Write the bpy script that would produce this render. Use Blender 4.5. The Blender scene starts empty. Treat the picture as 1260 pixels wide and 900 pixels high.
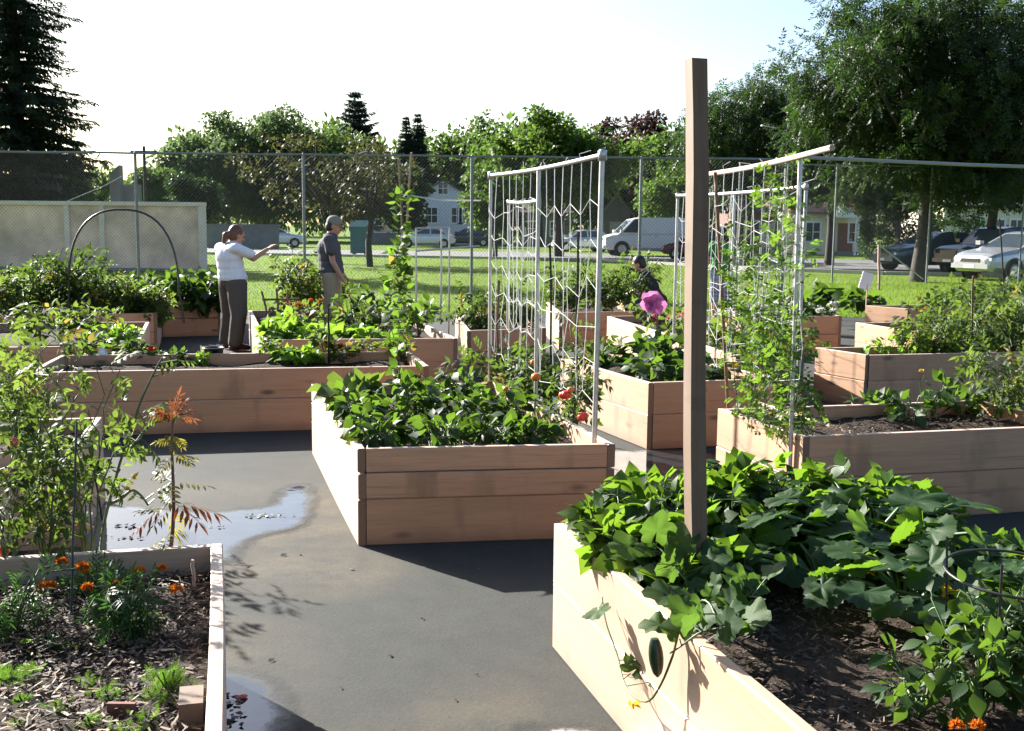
SKY_S = .063; SUN_S = 5.0; EXPO = 2.1; DUST = 2.0; AIR = .9; HAZE = 0; LEAF_K = .8
import bpy, bmesh, math, random
import numpy as np
from mathutils import Vector, Matrix

PI = math.pi
rng = np.random.default_rng(11)
random.seed(11)
sc = bpy.context.scene
COL = sc.collection

# ------------------------------------------------------------------ camera geometry
F = 1350.0                      # focal length in photograph pixels (1260 wide)
CAM_H = 1.65
TH = math.atan(171.0 / F)       # pitch below the horizon
RO = 0.0105                     # slight roll
_f = Vector((0, math.cos(TH), -math.sin(TH)))
_u0 = Vector((0, math.sin(TH), math.cos(TH)))
_r0 = Vector((1, 0, 0))
_r = (_r0 * math.cos(RO) + _u0 * math.sin(RO)).normalized()
_u = (_u0 * math.cos(RO) - _r0 * math.sin(RO)).normalized()
CAM = Vector((0, 0, CAM_H))

def ray(px, py):
    return _f + _r * ((px - 630) / F) - _u * ((py - 450) / F)

def P(px, py, z=0.0):
    """survey point: where the line of sight meets the level plane z"""
    d = ray(px, py)
    return CAM + d * ((z - CAM_H) / d.z)

def Q(px, py, dist):
    """survey point at a given forward distance"""
    d = ray(px, py)
    return CAM + d * (dist / d.y)

SUN_AZ = math.radians(-47)      # left of the view direction (+Y)
SUN_EL = math.radians(26)
SUN_V = Vector((math.sin(SUN_AZ) * math.cos(SUN_EL), math.cos(SUN_AZ) * math.cos(SUN_EL), math.sin(SUN_EL)))

# ------------------------------------------------------------------ mesh builder
class MB:
    def __init__(s):
        s.v = []; s.t = []; s.a = []; s.c = []; s.n = 0
    def add(s, v, t, a=None, c=None):
        v = np.asarray(v, float).reshape(-1, 3); t = np.asarray(t, int).reshape(-1, 3)
        s.v.append(v); s.t.append(t + s.n); s.n += len(v)
        s.a.append(np.zeros((len(v), 3)) if a is None else np.asarray(a, float).reshape(-1, 3))
        s.c.append(np.full(len(t), rng.random()) if c is None else np.broadcast_to(np.asarray(c, float), (len(t),)))
    def quads(s, v, q, a=None, c=None):
        q = np.asarray(q, int).reshape(-1, 4)
        s.add(v, np.concatenate([q[:, [0, 1, 2]], q[:, [0, 2, 3]]]), a, c)
    def box(s, lo, hi, rot=None, org=(0, 0, 0), c=None):
        x0, y0, z0 = lo; x1, y1, z1 = hi
        v = np.array([(x0,y0,z0),(x1,y0,z0),(x1,y1,z0),(x0,y1,z0),(x0,y0,z1),(x1,y0,z1),(x1,y1,z1),(x0,y1,z1)], float)
        if rot is not None: v = v @ np.array(rot).T
        v = v + np.asarray(org)
        s.quads(v, [(0,3,2,1),(4,5,6,7),(0,1,5,4),(1,2,6,5),(2,3,7,6),(3,0,4,7)], v, c)
    def tube(s, pts, rad, n=6, c=None, cap=True):
        pts = np.asarray(pts, float); m = len(pts)
        rad = np.broadcast_to(np.asarray(rad, float), (m,))
        tan = np.gradient(pts, axis=0); tan /= np.linalg.norm(tan, axis=1)[:, None] + 1e-12
        ref = np.array([0, 0, 1.0]) if abs(tan[:, 2]).mean() < .8 else np.array([1.0, 0, 0])
        s1 = np.cross(tan, ref); s1 /= np.linalg.norm(s1, axis=1)[:, None] + 1e-12
        s2 = np.cross(tan, s1)
        ang = np.arange(n) * 2 * PI / n
        ring = s1[:, None] * np.cos(ang)[None, :, None] + s2[:, None] * np.sin(ang)[None, :, None]
        v = (pts[:, None] + ring * rad[:, None, None]).reshape(-1, 3)
        i = np.arange(m - 1)[:, None] * n; j = np.arange(n)[None]; k = (j + 1) % n
        q = np.stack([i + j, i + k, i + n + k, i + n + j], -1).reshape(-1, 4)
        ln = np.concatenate([[0], np.cumsum(np.linalg.norm(np.diff(pts, axis=0), axis=1))])
        a = np.stack([np.repeat(ln, n), np.tile(ang, m), np.zeros(m * n)], 1)
        cc = rng.random() if c is None else c
        s.quads(v, q, a, cc)
        if cap:
            for b in (0, (m - 1) * n):
                s.add(v[b:b + n], [(0, q1, q1 + 1) for q1 in range(1, n - 1)], a[b:b + n], cc)
    def lathe(s, prof, n=16, org=(0, 0, 0), rot=None, c=None):
        prof = np.asarray(prof, float); m = len(prof); ang = np.arange(n) * 2 * PI / n
        v = np.stack([prof[:, 0, None] * np.cos(ang), prof[:, 0, None] * np.sin(ang), np.repeat(prof[:, 1, None], n, 1)], -1).reshape(-1, 3)
        if rot is not None: v = v @ np.array(rot).T
        v = v + np.asarray(org)
        i = np.arange(m - 1)[:, None] * n; j = np.arange(n)[None]; k = (j + 1) % n
        s.quads(v, np.stack([i + j, i + k, i + n + k, i + n + j], -1).reshape(-1, 4), v, c)
    def inst(s, tpl, p, d, nrm, size, c=None):
        """scatter copies of a small shape: base p, length axis d, face normal nrm"""
        tv, tt, ta = tpl
        p = np.asarray(p, float).reshape(-1, 3); N = len(p)
        if N == 0: return
        d = np.asarray(d, float).reshape(-1, 3); nrm = np.asarray(nrm, float).reshape(-1, 3)
        d = d / (np.linalg.norm(d, axis=1)[:, None] + 1e-9)
        sd = np.cross(d, nrm); sd /= np.linalg.norm(sd, axis=1)[:, None] + 1e-9
        nn = np.cross(sd, d)
        size = np.broadcast_to(np.asarray(size, float), (N,))
        zf = rng.uniform(.4, 1.5, N)
        v = p[:, None] + size[:, None, None] * (tv[None, :, 0, None] * sd[:, None] + tv[None, :, 1, None] * d[:, None] + (tv[None, :, 2] * zf[:, None])[..., None] * nn[:, None])
        k = len(tv)
        t = (tt[None] + (np.arange(N) * k)[:, None, None]).reshape(-1, 3)
        cc = rng.random(N) if c is None else np.broadcast_to(np.asarray(c, float), (N,))
        s.add(v.reshape(-1, 3), t, np.tile(ta, (N, 1)), np.repeat(cc, len(tt)))
    def build(s, name, mat, parent=None, smooth=False, origin=None):
        me = bpy.data.meshes.new(name)
        v = np.concatenate(s.v); t = np.concatenate(s.t); a = np.concatenate(s.a); c = np.concatenate(s.c)
        o = bpy.data.objects.new(name, me)
        if origin is not None:
            v = v - np.asarray(origin); o.location = origin
        if parent is not None:
            v = v - np.array(parent.location)
            if parent.parent is not None: v = v - np.array(parent.parent.location)
        me.vertices.add(len(v)); me.vertices.foreach_set('co', v.astype(np.float32).ravel())
        me.loops.add(len(t) * 3); me.loops.foreach_set('vertex_index', t.astype(np.int32).ravel())
        me.polygons.add(len(t)); me.polygons.foreach_set('loop_start', (np.arange(len(t)) * 3).astype(np.int32))
        me.update(calc_edges=True)
        at = me.attributes.new('lp', 'FLOAT_VECTOR', 'POINT'); at.data.foreach_set('vector', a.astype(np.float32).ravel())
        at = me.attributes.new('tint', 'FLOAT', 'FACE'); at.data.foreach_set('value', c.astype(np.float32))
        me.polygons.foreach_set('use_smooth', np.full(len(t), bool(smooth)))
        me.validate()
        for m in (mat if isinstance(mat, (list, tuple)) else [mat]): me.materials.append(m)
        if parent is not None: o.parent = parent
        COL.objects.link(o)
        return o

LABELS = set()
def tag(o, label=None, cat=None, group=None, kind=None):
    if label: o['label'] = label
    if cat: o['category'] = cat
    if group: o['group'] = group
    if kind: o['kind'] = kind
    return o
def thing(name, loc, label, cat, group=None):
    o = bpy.data.objects.new(name, None); o.empty_display_size = .1
    o.location = loc; COL.objects.link(o)
    return tag(o, label, cat, group)
def struct(o): o['kind'] = 'structure'; return o
def stuff(o, label, cat): o['kind'] = 'stuff'; o['label'] = label; o['category'] = cat; return o

def copy_tree(o, parent=None):
    c = o.copy(); COL.objects.link(c)
    if parent is not None: c.parent = parent
    for ch in list(o.children): copy_tree(ch, c)
    return c

# ------------------------------------------------------------------ materials
def new_mat(name):
    m = bpy.data.materials.new(name); m.use_nodes = True
    nt = m.node_tree; nt.nodes.clear()
    return m, nt
def nd(nt, typ, **kw):
    n = nt.nodes.new(typ)
    for k, v in kw.items():
        if k.startswith('i_'):
            key = k[2:]
            n.inputs[int(key) if key.isdigit() else key.replace('_', ' ')].default_value = v
        else: setattr(n, k, v)
    return n
def lk(nt, a, b): nt.links.new(a, b)
def c4(c): return (c[0], c[1], c[2], 1)
def srgb(r, g, b):
    f = lambda x: (x / 255 / 12.92) if x / 255 <= .04045 else ((x / 255 + .055) / 1.055) ** 2.4
    return (f(r), f(g), f(b))
def mixc(nt, fac, a, b, mode='MIX'):
    n = nd(nt, 'ShaderNodeMix', data_type='RGBA', blend_type=mode)
    for k, s in ((0, fac), (6, a), (7, b)):
        if hasattr(s, 'is_output'): lk(nt, s, n.inputs[k])
        else: n.inputs[k].default_value = s if k == 0 else (c4(s) if len(s) == 3 else s)
    return n.outputs[2]
def ramp(nt, fac, stops):
    n = nd(nt, 'ShaderNodeValToRGB'); e = n.color_ramp.elements
    while len(e) < len(stops): e.new(.5)
    for k, (p, c) in enumerate(stops):
        e[k].position = p; e[k].color = c4(c) if hasattr(c, '__len__') else (c, c, c, 1)
    lk(nt, fac, n.inputs[0]); return n.outputs[0]
def noise(nt, vec, scale, detail=4, rough=.6, out=0, scl=None):
    if scl is not None:
        mp = nd(nt, 'ShaderNodeMapping'); mp.inputs['Scale'].default_value = scl; lk(nt, vec, mp.inputs[0]); vec = mp.outputs[0]
    n = nd(nt, 'ShaderNodeTexNoise', i_Scale=scale, i_Detail=detail, i_Roughness=rough); lk(nt, vec, n.inputs['Vector'])
    return n.outputs[out]
def mth(nt, op, a, b=None, clamp=False):
    n = nd(nt, 'ShaderNodeMath', operation=op, use_clamp=clamp)
    for k, s in ((0, a), (1, b)):
        if s is None: continue
        if hasattr(s, 'is_output'): lk(nt, s, n.inputs[k])
        else: n.inputs[k].default_value = s
    return n.outputs[0]
def attr(nt, name): return nd(nt, 'ShaderNodeAttribute', attribute_name=name)
def bump(nt, h, dist=.01, strength=.5):
    b = nd(nt, 'ShaderNodeBump', i_Strength=strength, i_Distance=dist); lk(nt, h, b.inputs['Height']); return b.outputs[0]
def finish(nt, shader):
    o = nd(nt, 'ShaderNodeOutputMaterial'); lk(nt, shader, o.inputs[0])

def pbr(name, col, rough=.6, metal=0, var=.15, scale=8, bumpd=0, spec=.5, coord='Object', detail=5):
    m, nt = new_mat(name)
    tc = nd(nt, 'ShaderNodeTexCoord')
    v = tc.outputs[coord]
    n = noise(nt, v, scale, detail)
    lo = tuple(max(0, x * (1 - var)) for x in col); hi = tuple(min(1, x * (1 + var)) for x in col)
    c = ramp(nt, n, [(.3, lo), (.7, hi)])
    b = nd(nt, 'ShaderNodeBsdfPrincipled', i_Roughness=rough, i_Metallic=metal)
    b.inputs['Specular IOR Level'].default_value = spec
    lk(nt, c, b.inputs['Base Color'])
    if bumpd: lk(nt, bump(nt, n, bumpd), b.inputs['Normal'])
    finish(nt, b.outputs[0]); return m

def leaf_mat(name, dark, light, trans, tf=.4, rough=.45, spec=.4, vein=.0, old=None):
    m, nt = new_mat(name)
    dark, light, trans = (tuple(x * (1 if 'string' in name else LEAF_K) for x in q) for q in (dark, light, trans)); spec *= .5; rough = min(.65, rough + .05)
    ti = attr(nt, 'tint').outputs['Fac']
    c = mixc(nt, ti, dark, light)
    tr = mixc(nt, ti, tuple(x * .75 for x in trans), trans)
    if old is not None:   # a few yellowed leaves
        of = mth(nt, 'GREATER_THAN', ti, .955)
        c = mixc(nt, of, c, old); tr = mixc(nt, of, tr, tuple(min(1, x * 1.6) for x in old))
    lp = attr(nt, 'lp')
    nz = noise(nt, lp.outputs['Vector'], 5, 2)
    c = mixc(nt, mth(nt, 'MULTIPLY', nz, .45), c, tuple(x * .5 for x in dark))
    nz2 = noise(nt, nd(nt, 'ShaderNodeTexCoord').outputs['Object'], 55, 3)
    c = mixc(nt, ramp(nt, nz2, [(.6, 0), (.75, .2)]), c, (.09, .12, .05))
    b = nd(nt, 'ShaderNodeBsdfPrincipled', i_Roughness=rough)
    b.inputs['Specular IOR Level'].default_value = spec
    if vein:
        sp = nd(nt, 'ShaderNodeSeparateXYZ'); lk(nt, lp.outputs['Vector'], sp.inputs[0])
        ax = mth(nt, 'ABSOLUTE', sp.outputs[0])
        mid = mth(nt, 'LESS_THAN', ax, .035)
        w = mth(nt, 'SUBTRACT', mth(nt, 'MULTIPLY', sp.outputs[1], 7.0), mth(nt, 'MULTIPLY', ax, 2.2))
        fr = mth(nt, 'FRACT', w)
        lat = mth(nt, 'MULTIPLY', mth(nt, 'LESS_THAN', fr, .07), .5)
        vf = mth(nt, 'MULTIPLY', mth(nt, 'MAXIMUM', mid, lat), vein)
        c = mixc(nt, vf, c, tuple(min(1, x * 2.2 + .03) for x in light))
        tr = mixc(nt, vf, tr, tuple(x * .6 for x in trans))
        hh = mth(nt, 'ABSOLUTE', mth(nt, 'SUBTRACT', fr, .5))
        lk(nt, bump(nt, hh, .0015, .25), b.inputs['Normal'])
    lk(nt, c, b.inputs['Base Color'])
    t = nd(nt, 'ShaderNodeBsdfTranslucent'); lk(nt, tr, t.inputs[0])
    mx = nd(nt, 'ShaderNodeMixShader', i_0=tf); lk(nt, b.outputs[0], mx.inputs[1]); lk(nt, t.outputs[0], mx.inputs[2])
    finish(nt, mx.outputs[0]); return m

def wood_mat(name, base, dark, gray=(.3, .27, .23), rough=.75, wet=.0, grey_amt=.25, fuzz=.26):
    """board coordinates in attribute lp: u along the board, v across, w a random number per board"""
    m, nt = new_mat(name)
    lp = attr(nt, 'lp').outputs['Vector']; ti = attr(nt, 'tint').outputs['Fac']
    g = noise(nt, lp, 1, 6, .65, scl=(1.6, 34, 3))
    g2 = noise(nt, lp, 1, 3, .5, scl=(.7, 5, 3)); g3 = noise(nt, lp, 1, 5, .7, scl=(5, 95, 3))
    c = mixc(nt, ramp(nt, g, [(.3, 0), (.75, 1)]), base, tuple(x * .60 for x in base))
    c = mixc(nt, ramp(nt, g2, [(.35, 0), (.7, .55)]), c, tuple(x * 1.22 for x in base))
    c = mixc(nt, mth(nt, 'MULTIPLY', ti, .75, True), c, tuple(a * b for a, b in zip(base, (.78, .70, .66))))
    c = mixc(nt, ramp(nt, g3, [(.45, 0), (.72, .5)]), c, tuple(x * .55 for x in base))
    c = mixc(nt, mth(nt, 'GREATER_THAN', ti, 1.5), c, tuple(x * .30 for x in base))
    # knots
    mp = nd(nt, 'ShaderNodeMapping'); mp.inputs['Scale'].default_value = (2.6, 7.0, 9); lk(nt, lp, mp.inputs[0])
    vo = nd(nt, 'ShaderNodeTexVoronoi', i_Scale=1.0); lk(nt, mp.outputs[0], vo.inputs['Vector'])
    kn = ramp(nt, vo.outputs['Distance'], [(.07, 1), (.20, 0)])
    sel = mth(nt, 'GREATER_THAN', nd_sep(nt, vo.outputs['Color']), .45)
    c = mixc(nt, mth(nt, 'MULTIPLY', mth(nt, 'MULTIPLY', kn, sel), .9), c, dark)
    ck = noise(nt, lp, 1, 4, .6, scl=(.9, 42, 3))
    c = mixc(nt, ramp(nt, ck, [(.62, 0), (.70, .6)]), c, tuple(x * .35 for x in base))
    # smears and weathering of their own shape
    st = noise(nt, lp, 1, 3, .5, scl=(5, 1.6, 3))
    c = mixc(nt, ramp(nt, st, [(.58, 0), (.70, .65)]), c, tuple(x * .42 for x in base))
    wz = noise(nt, lp, 1, 4, .6, scl=(1.1, 2.3, 5))
    c = mixc(nt, ramp(nt, wz, [(.5, 0), (.8, grey_amt)]), c, gray)
    # damp foot of the lowest board
    sp = nd(nt, 'ShaderNodeSeparateXYZ'); lk(nt, lp, sp.inputs[0])
    if wet:
        wl = noise(nt, lp, 1, 3, .5, scl=(4, .1, 1))
        hgt = mth(nt, 'SUBTRACT', sp.outputs[1], mth(nt, 'MULTIPLY', wl, .12))
        c = mixc(nt, ramp(nt, mth(nt, 'ADD', hgt, .5), [(.44, wet), (.52, 0)]), c, tuple(x * .4 for x in base))
    b = nd(nt, 'ShaderNodeBsdfPrincipled', i_Roughness=rough); b.inputs['Specular IOR Level'].default_value = .6; b.inputs['Sheen Weight'].default_value = fuzz; b.inputs['Sheen Roughness'].default_value = .45
    lk(nt, c, b.inputs['Base Color']); lk(nt, bump(nt, g, .002, .35), b.inputs['Normal'])
    finish(nt, b.outputs[0]); return m
def nd_sep(nt, colout):
    s = nd(nt, 'ShaderNodeSeparateColor'); lk(nt, colout, s.inputs[0]); return s.outputs[0]

M = {}
M['board'] = wood_mat('cedar board', (.47, .268, .145), (.065, .036, .02), wet=.8, rough=.48, grey_amt=.08, fuzz=.34)
M['board_old'] = wood_mat('weathered board', (.43, .30, .20), (.09, .05, .03), grey_amt=.35, wet=.7, rough=.5)
M['post'] = wood_mat('timber post', (.165, .10, .055), (.10, .05, .03), grey_amt=.2, fuzz=.05)
M['lath'] = wood_mat('lath', (.50, .36, .25), (.15, .08, .05), grey_amt=.5)
M['twig'] = pbr('brown cane', (.17, .095, .055), .7, var=.35, scale=25)
M['bamboo'] = pbr('bamboo cane', (.32, .25, .13), .6, var=.3, scale=20)
M['galv'] = pbr('galvanised pipe', (.46, .46, .45), .42, metal=.75, var=.15, scale=30)
M['fence_steel'] = pbr('weathered fence steel', (.20, .21, .21), .55, metal=.5, var=.2, scale=14)
M['galv_dull'] = pbr('dull galvanised pipe', (.24, .25, .26), .6, metal=.2, var=.15, scale=20)
M['wire'] = pbr('fence wire', (.10, .105, .105), .9, metal=.0, var=.1, spec=.1)
M['string'] = leaf_mat('white string', (.80, .80, .76), (.85, .85, .82), (.8, .8, .78), .5, .7, .2)
M['black'] = pbr('black plastic', (.02, .02, .02), .35, var=.2)
M['iron'] = pbr('dark wire', (.035, .032, .03), .45, metal=.3, var=.3)
M['white'] = pbr('white plastic', (.75, .75, .74), .5, var=.06)
M['stem'] = pbr('green stem', (.06, .10, .025), .5, var=.35, scale=12)
M['stem_brown'] = pbr('brown stem', (.13, .09, .045), .6, var=.35, scale=12)
M['stem_red'] = pbr('dark red stem', (.10, .03, .025), .5, var=.3, scale=12)
M['bark'] = pbr('bark', (.040, .032, .026), .9, var=.45, scale=6, bumpd=.05)
M['tomato'] = pbr('ripe tomato', (.62, .045, .02), .25, var=.2, scale=10)
M['tomato_o'] = pbr('ripening tomato', (.60, .16, .02), .28, var=.25, scale=10)
M['orange'] = leaf_mat('orange petals', (.62, .13, .01), (.80, .22, .015), (.9, .25, .02), .3, .6, .2)
M['yellow'] = leaf_mat('yellow petals', (.75, .45, .02), (.85, .55, .03), (.9, .6, .05), .35, .6, .2)
M['red'] = leaf_mat('red petals', (.60, .03, .02), (.75, .06, .03), (.9, .08, .05), .35, .6, .2)
M['pink'] = leaf_mat('pink petals', (.80, .20, .50), (.86, .34, .62), (.9, .3, .6), .4, .6, .2)
M['rose'] = leaf_mat('rose petals', (.70, .10, .18), (.80, .25, .30), (.9, .25, .3), .4, .6, .2)
M['whitef'] = leaf_mat('white petals', (.7, .7, .62), (.8, .8, .74), (.8, .8, .7), .4, .6, .2)
OLD = (.22, .17, .03)
M['bean'] = leaf_mat('bean leaf', (.025, .060, .012), (.048, .10, .018), (.25, .44, .03), .42, .42, .45, vein=.3)
M['squash'] = leaf_mat('squash leaf', (.024, .058, .018), (.042, .085, .026), (.22, .42, .025), .38, .5, .35, vein=.3)
M['cuke'] = leaf_mat('cucumber leaf', (.035, .075, .026), (.065, .11, .035), (.18, .34, .04), .34, .55, .3, vein=.35)
M['pepper'] = leaf_mat('pepper leaf', (.020, .050, .014), (.042, .088, .020), (.18, .33, .028), .36, .42, .45, vein=.2)
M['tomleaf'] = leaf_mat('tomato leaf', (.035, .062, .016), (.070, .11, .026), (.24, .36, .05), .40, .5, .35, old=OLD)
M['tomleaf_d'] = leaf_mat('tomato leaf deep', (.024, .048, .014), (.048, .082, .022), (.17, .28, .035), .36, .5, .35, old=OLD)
M['pea'] = leaf_mat('pea leaf', (.042, .095, .018), (.085, .155, .026), (.24, .43, .04), .42, .45, .35, old=OLD)
M['lettuce'] = leaf_mat('lettuce leaf', (.10, .22, .02), (.16, .30, .035), (.35, .60, .05), .42, .45, .35, vein=.15)
M['feather'] = leaf_mat('feathery leaf', (.07, .16, .02), (.13, .26, .03), (.26, .5, .04), .40, .5, .3)
M['marig'] = leaf_mat('marigold leaf', (.018, .055, .012), (.045, .10, .02), (.10, .26, .03), .33, .45, .4)
M['bronze'] = leaf_mat('bronze leaf', (.20, .06, .025), (.26, .11, .035), (.42, .13, .04), .40, .45, .35)
M['bronze_g'] = leaf_mat('olive leaf', (.12, .14, .03), (.22, .20, .04), (.45, .40, .06), .40, .45, .35)
M['grass'] = leaf_mat('grass blade', (.075, .13, .014), (.125, .19, .022), (.28, .44, .03), .45, .5, .25)
M['t_green'] = leaf_mat('broadleaf crown', (.050, .092, .026), (.092, .145, .042), (.17, .29, .05), .34, .5, .35)
M['t_far'] = leaf_mat('far crown', (.068, .11, .05), (.12, .17, .08), (.18, .28, .09), .38, .6, .2)
M['t_bright'] = leaf_mat('bright crown', (.045, .085, .014), (.085, .14, .022), (.18, .32, .04), .38, .5, .35)
M['t_locust'] = leaf_mat('locust crown', (.017, .036, .010), (.038, .068, .017), (.07, .14, .024), .30, .45, .45)
M['t_dark'] = leaf_mat('conifer needles', (.018, .034, .019), (.042, .064, .034), (.06, .11, .04), .22, .55, .3)
M['t_pine'] = leaf_mat('pine needles', (.020, .042, .026), (.04, .07, .04), (.05, .10, .04), .2, .55, .3)
M['t_purple'] = leaf_mat('purple crown', (.030, .014, .016), (.065, .032, .03), (.12, .05, .04), .3, .5, .35)
M['t_apple'] = leaf_mat('apple crown', (.036, .040, .017), (.068, .052, .023), (.11, .12, .032), .35, .5, .35)
M['hedge'] = leaf_mat('hedge leaf', (.020, .044, .014), (.042, .072, .022), (.075, .15, .03), .25, .5, .3)

# ------------------------------------------------------------------ leaf shapes
def leaflet(ws, fold=.2, curl=.15, L=1.0, ts=None):
    """rows of left/mid/right points; ws = half widths between base and tip"""
    n = len(ws)
    ts = np.linspace(0, 1, n + 2) if ts is None else np.asarray(ts, float)
    v = [(0, 0, 0)]; a = [(0, 0, 0)]
    wm = max(ws)
    for k, w in enumerate(ws):
        t = ts[k + 1]; z = -curl * t * t
        v += [(-w, t * L, z + fold * w), (0, t * L, z), (w, t * L, z + fold * w)]
        a += [(-w / wm, t, 0), (0, t, 0), (w / wm, t, 0)]
    v.append((0, L, -curl)); a.append((0, 1, 0))
    T = [(0, 2, 1), (0, 3, 2)]
    for k in range(n - 1):
        b = 1 + 3 * k
        T += [(b, b + 1, b + 4), (b, b + 4, b + 3), (b + 1, b + 2, b + 5), (b + 1, b + 5, b + 4)]
    b = 1 + 3 * (n - 1); e = b + 3
    T += [(b, b + 1, e), (b + 1, b + 2, e)]
    return np.array(v, float), np.array(T), np.array(a, float)

def merge(parts):
    V, T, A, n = [], [], [], 0
    for (v, t, a), off, ang, s, tilt in parts:
        ca, sa = math.cos(ang), math.sin(ang)
        w = v * s
        x = w[:, 0] * ca + w[:, 1] * sa; y = -w[:, 0] * sa + w[:, 1] * ca
        z = w[:, 2] + tilt * np.hypot(w[:, 0], w[:, 1])
        V.append(np.stack([x, y, z], 1) + np.asarray(off)); T.append(t + n); A.append(a); n += len(v)
    return np.concatenate(V), np.concatenate(T), np.concatenate(A)
def strip(L, w=.012):
    return np.array([(-w, 0, 0), (w, 0, 0), (w, L, 0), (-w, L, 0)]), np.array([(0, 1, 2), (0, 2, 3)]), np.zeros((4, 3))

T_OVAL = leaflet([.13, .27, .31, .24, .11], .15, .25)
T_SMALL = leaflet([.22, .26, .12], .25, .2)
T_HEART = leaflet([.36, .47, .44, .33, .20, .085], .10, .22, ts=[0, .05, .20, .38, .56, .73, .88, 1])
T_TINY = (np.array([(0, 0, 0), (-.3, .5, .06), (.3, .5, .06), (0, 1, -.08)]), np.array([(0, 2, 1), (1, 2, 3)]), np.array([(0, 0, 0), (-1, .5, 0), (1, .5, 0), (0, 1, 0)], float))
T_LANCE = leaflet([.06, .11, .10, .05], .2, .3)
T_BLADE = (np.array([(-.05, 0, 0), (.05, 0, 0), (-.035, .6, -.05), (.035, .6, -.05), (0, 1, -.2)]), np.array([(0, 1, 3), (0, 3, 2), (2, 3, 4)]), np.zeros((5, 3)))
T_TRI = merge([(strip(.4, .014), (0, -.42, 0), 0, 1, 0), (T_HEART, (0, 0, 0), 0, 1, -.1), (T_HEART, (0, -.05, 0), 1.45, .9, -.22), (T_HEART, (0, -.05, 0), -1.45, .9, -.22)])
def pinn(n, lf, l0=.34, spread=1.0, droop=.25, wid=.012):
    ps = [(strip(.95, wid), (0, 0, 0), 0, 1, -droop * .9)]
    for k in range(n):
        t = .25 + .65 * k / max(1, n - 1)
        for sg in (1, -1):
            ps.append((lf, (0, t, -droop * t), sg * (spread + rng.normal(0, .12)), l0 * (1 - .35 * abs(t - .5)) * rng.uniform(.85, 1.15), rng.normal(-.25, .15)))
    ps.append((lf, (0, .92, -droop * .92), 0, l0 * 1.1, -.3))
    return merge(ps)
T_TOM = pinn(3, leaflet([.20, .26, .22, .10], .25, .35), .42, 1.05)
T_TOMLO = pinn(2, T_TINY, .48, 1.05)
T_PEA = merge([(strip(.6, .015), (0, 0, 0), 0, 1, 0)] + [(leaflet([.26, .34, .2], .2, .15), (0, .2 + .35 * k, 0), s * 1.1, .45, -.1) for k in (0, 1) for s in (1, -1)])
T_FEATH = pinn(6, merge([(leaflet([.05, .03], 0, .1), (0, .25 * k, 0), s * .7, .55, 0) for k in range(3) for s in (1, -1)]), .34, .9, .2, .01)
T_MARI = pinn(4, T_LANCE, .42, .8, .2, .012)
T_BRON = pinn(5, leaflet([.08, .13, .09], .3, .35), .36, .9, .35, .009)
T_LOCU = pinn(5, (T_TINY[0] * np.array([.75, 1, 1]), T_TINY[1], T_TINY[2]), .26, 1.3, .25, .01)

def lobed(lobes=5, ser=.06, cup=.18, amp=.22, n=44, seed=0):
    """broad lobed leaf, stalk joined at the notch"""
    r = np.random.default_rng(seed)
    th = np.linspace(-PI * .93, PI * .93, n)
    rad = .62 * (1 + .12 * np.cos(th)) * (1 + amp * (np.abs(np.cos(th * lobes / 2.0)) - .6)) + ser * (np.arange(n) % 2 - .5) + r.normal(0, .012, n)
    rad[np.abs(th) > 2.6] *= .82
    v = [(0, .35, 0)]; a = [(0, .35, 0)]
    for f in (.33, .66, 1.0):
        for t, q in zip(th, rad):
            x, y = q * f * math.sin(t), .35 + q * f * math.cos(t)
            z = cup * (f ** 1.5) * (.12 * math.cos(t * lobes) + .35) * q * 1.2 - .30 * f * f * max(0, math.cos(t)) * q + r.normal(0, .012) * f + .045 * f * math.sin(3 * t + seed) * q + .03 * f * f * math.sin(7 * t + 2 * seed)
            v.append((x, y, z)); a.append((math.sin(t * lobes / 2.0) * 1.0, f, 0))
    T = [(0, k + 2, k + 1) for k in range(n - 1)]
    for m in (0, 1):
        b, e = 1 + m * n, 1 + (m + 1) * n
        for k in range(n - 1): T += [(b + k, b + k + 1, e + k + 1), (b + k, e + k + 1, e + k)]
    v = np.array(v, float); v[:, :2] *= .8
    return v, np.array(T), np.array(a, float)
T_SQ = [lobed(5, .07, .25, .22, 44, k) for k in range(4)]
T_CU = [lobed(5, .04, .2, .30, 34, 10 + k) for k in range(3)]

def unit(a): return a / (np.linalg.norm(a, axis=-1, keepdims=True) + 1e-9)
def rdir(n, zlo=-.2, zhi=1.0):
    a = rng.uniform(0, 2 * PI, n); z = rng.uniform(zlo, zhi, n); r = np.sqrt(np.maximum(0, 1 - z * z))
    return np.stack([r * np.cos(a), r * np.sin(a), z], 1)
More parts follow.
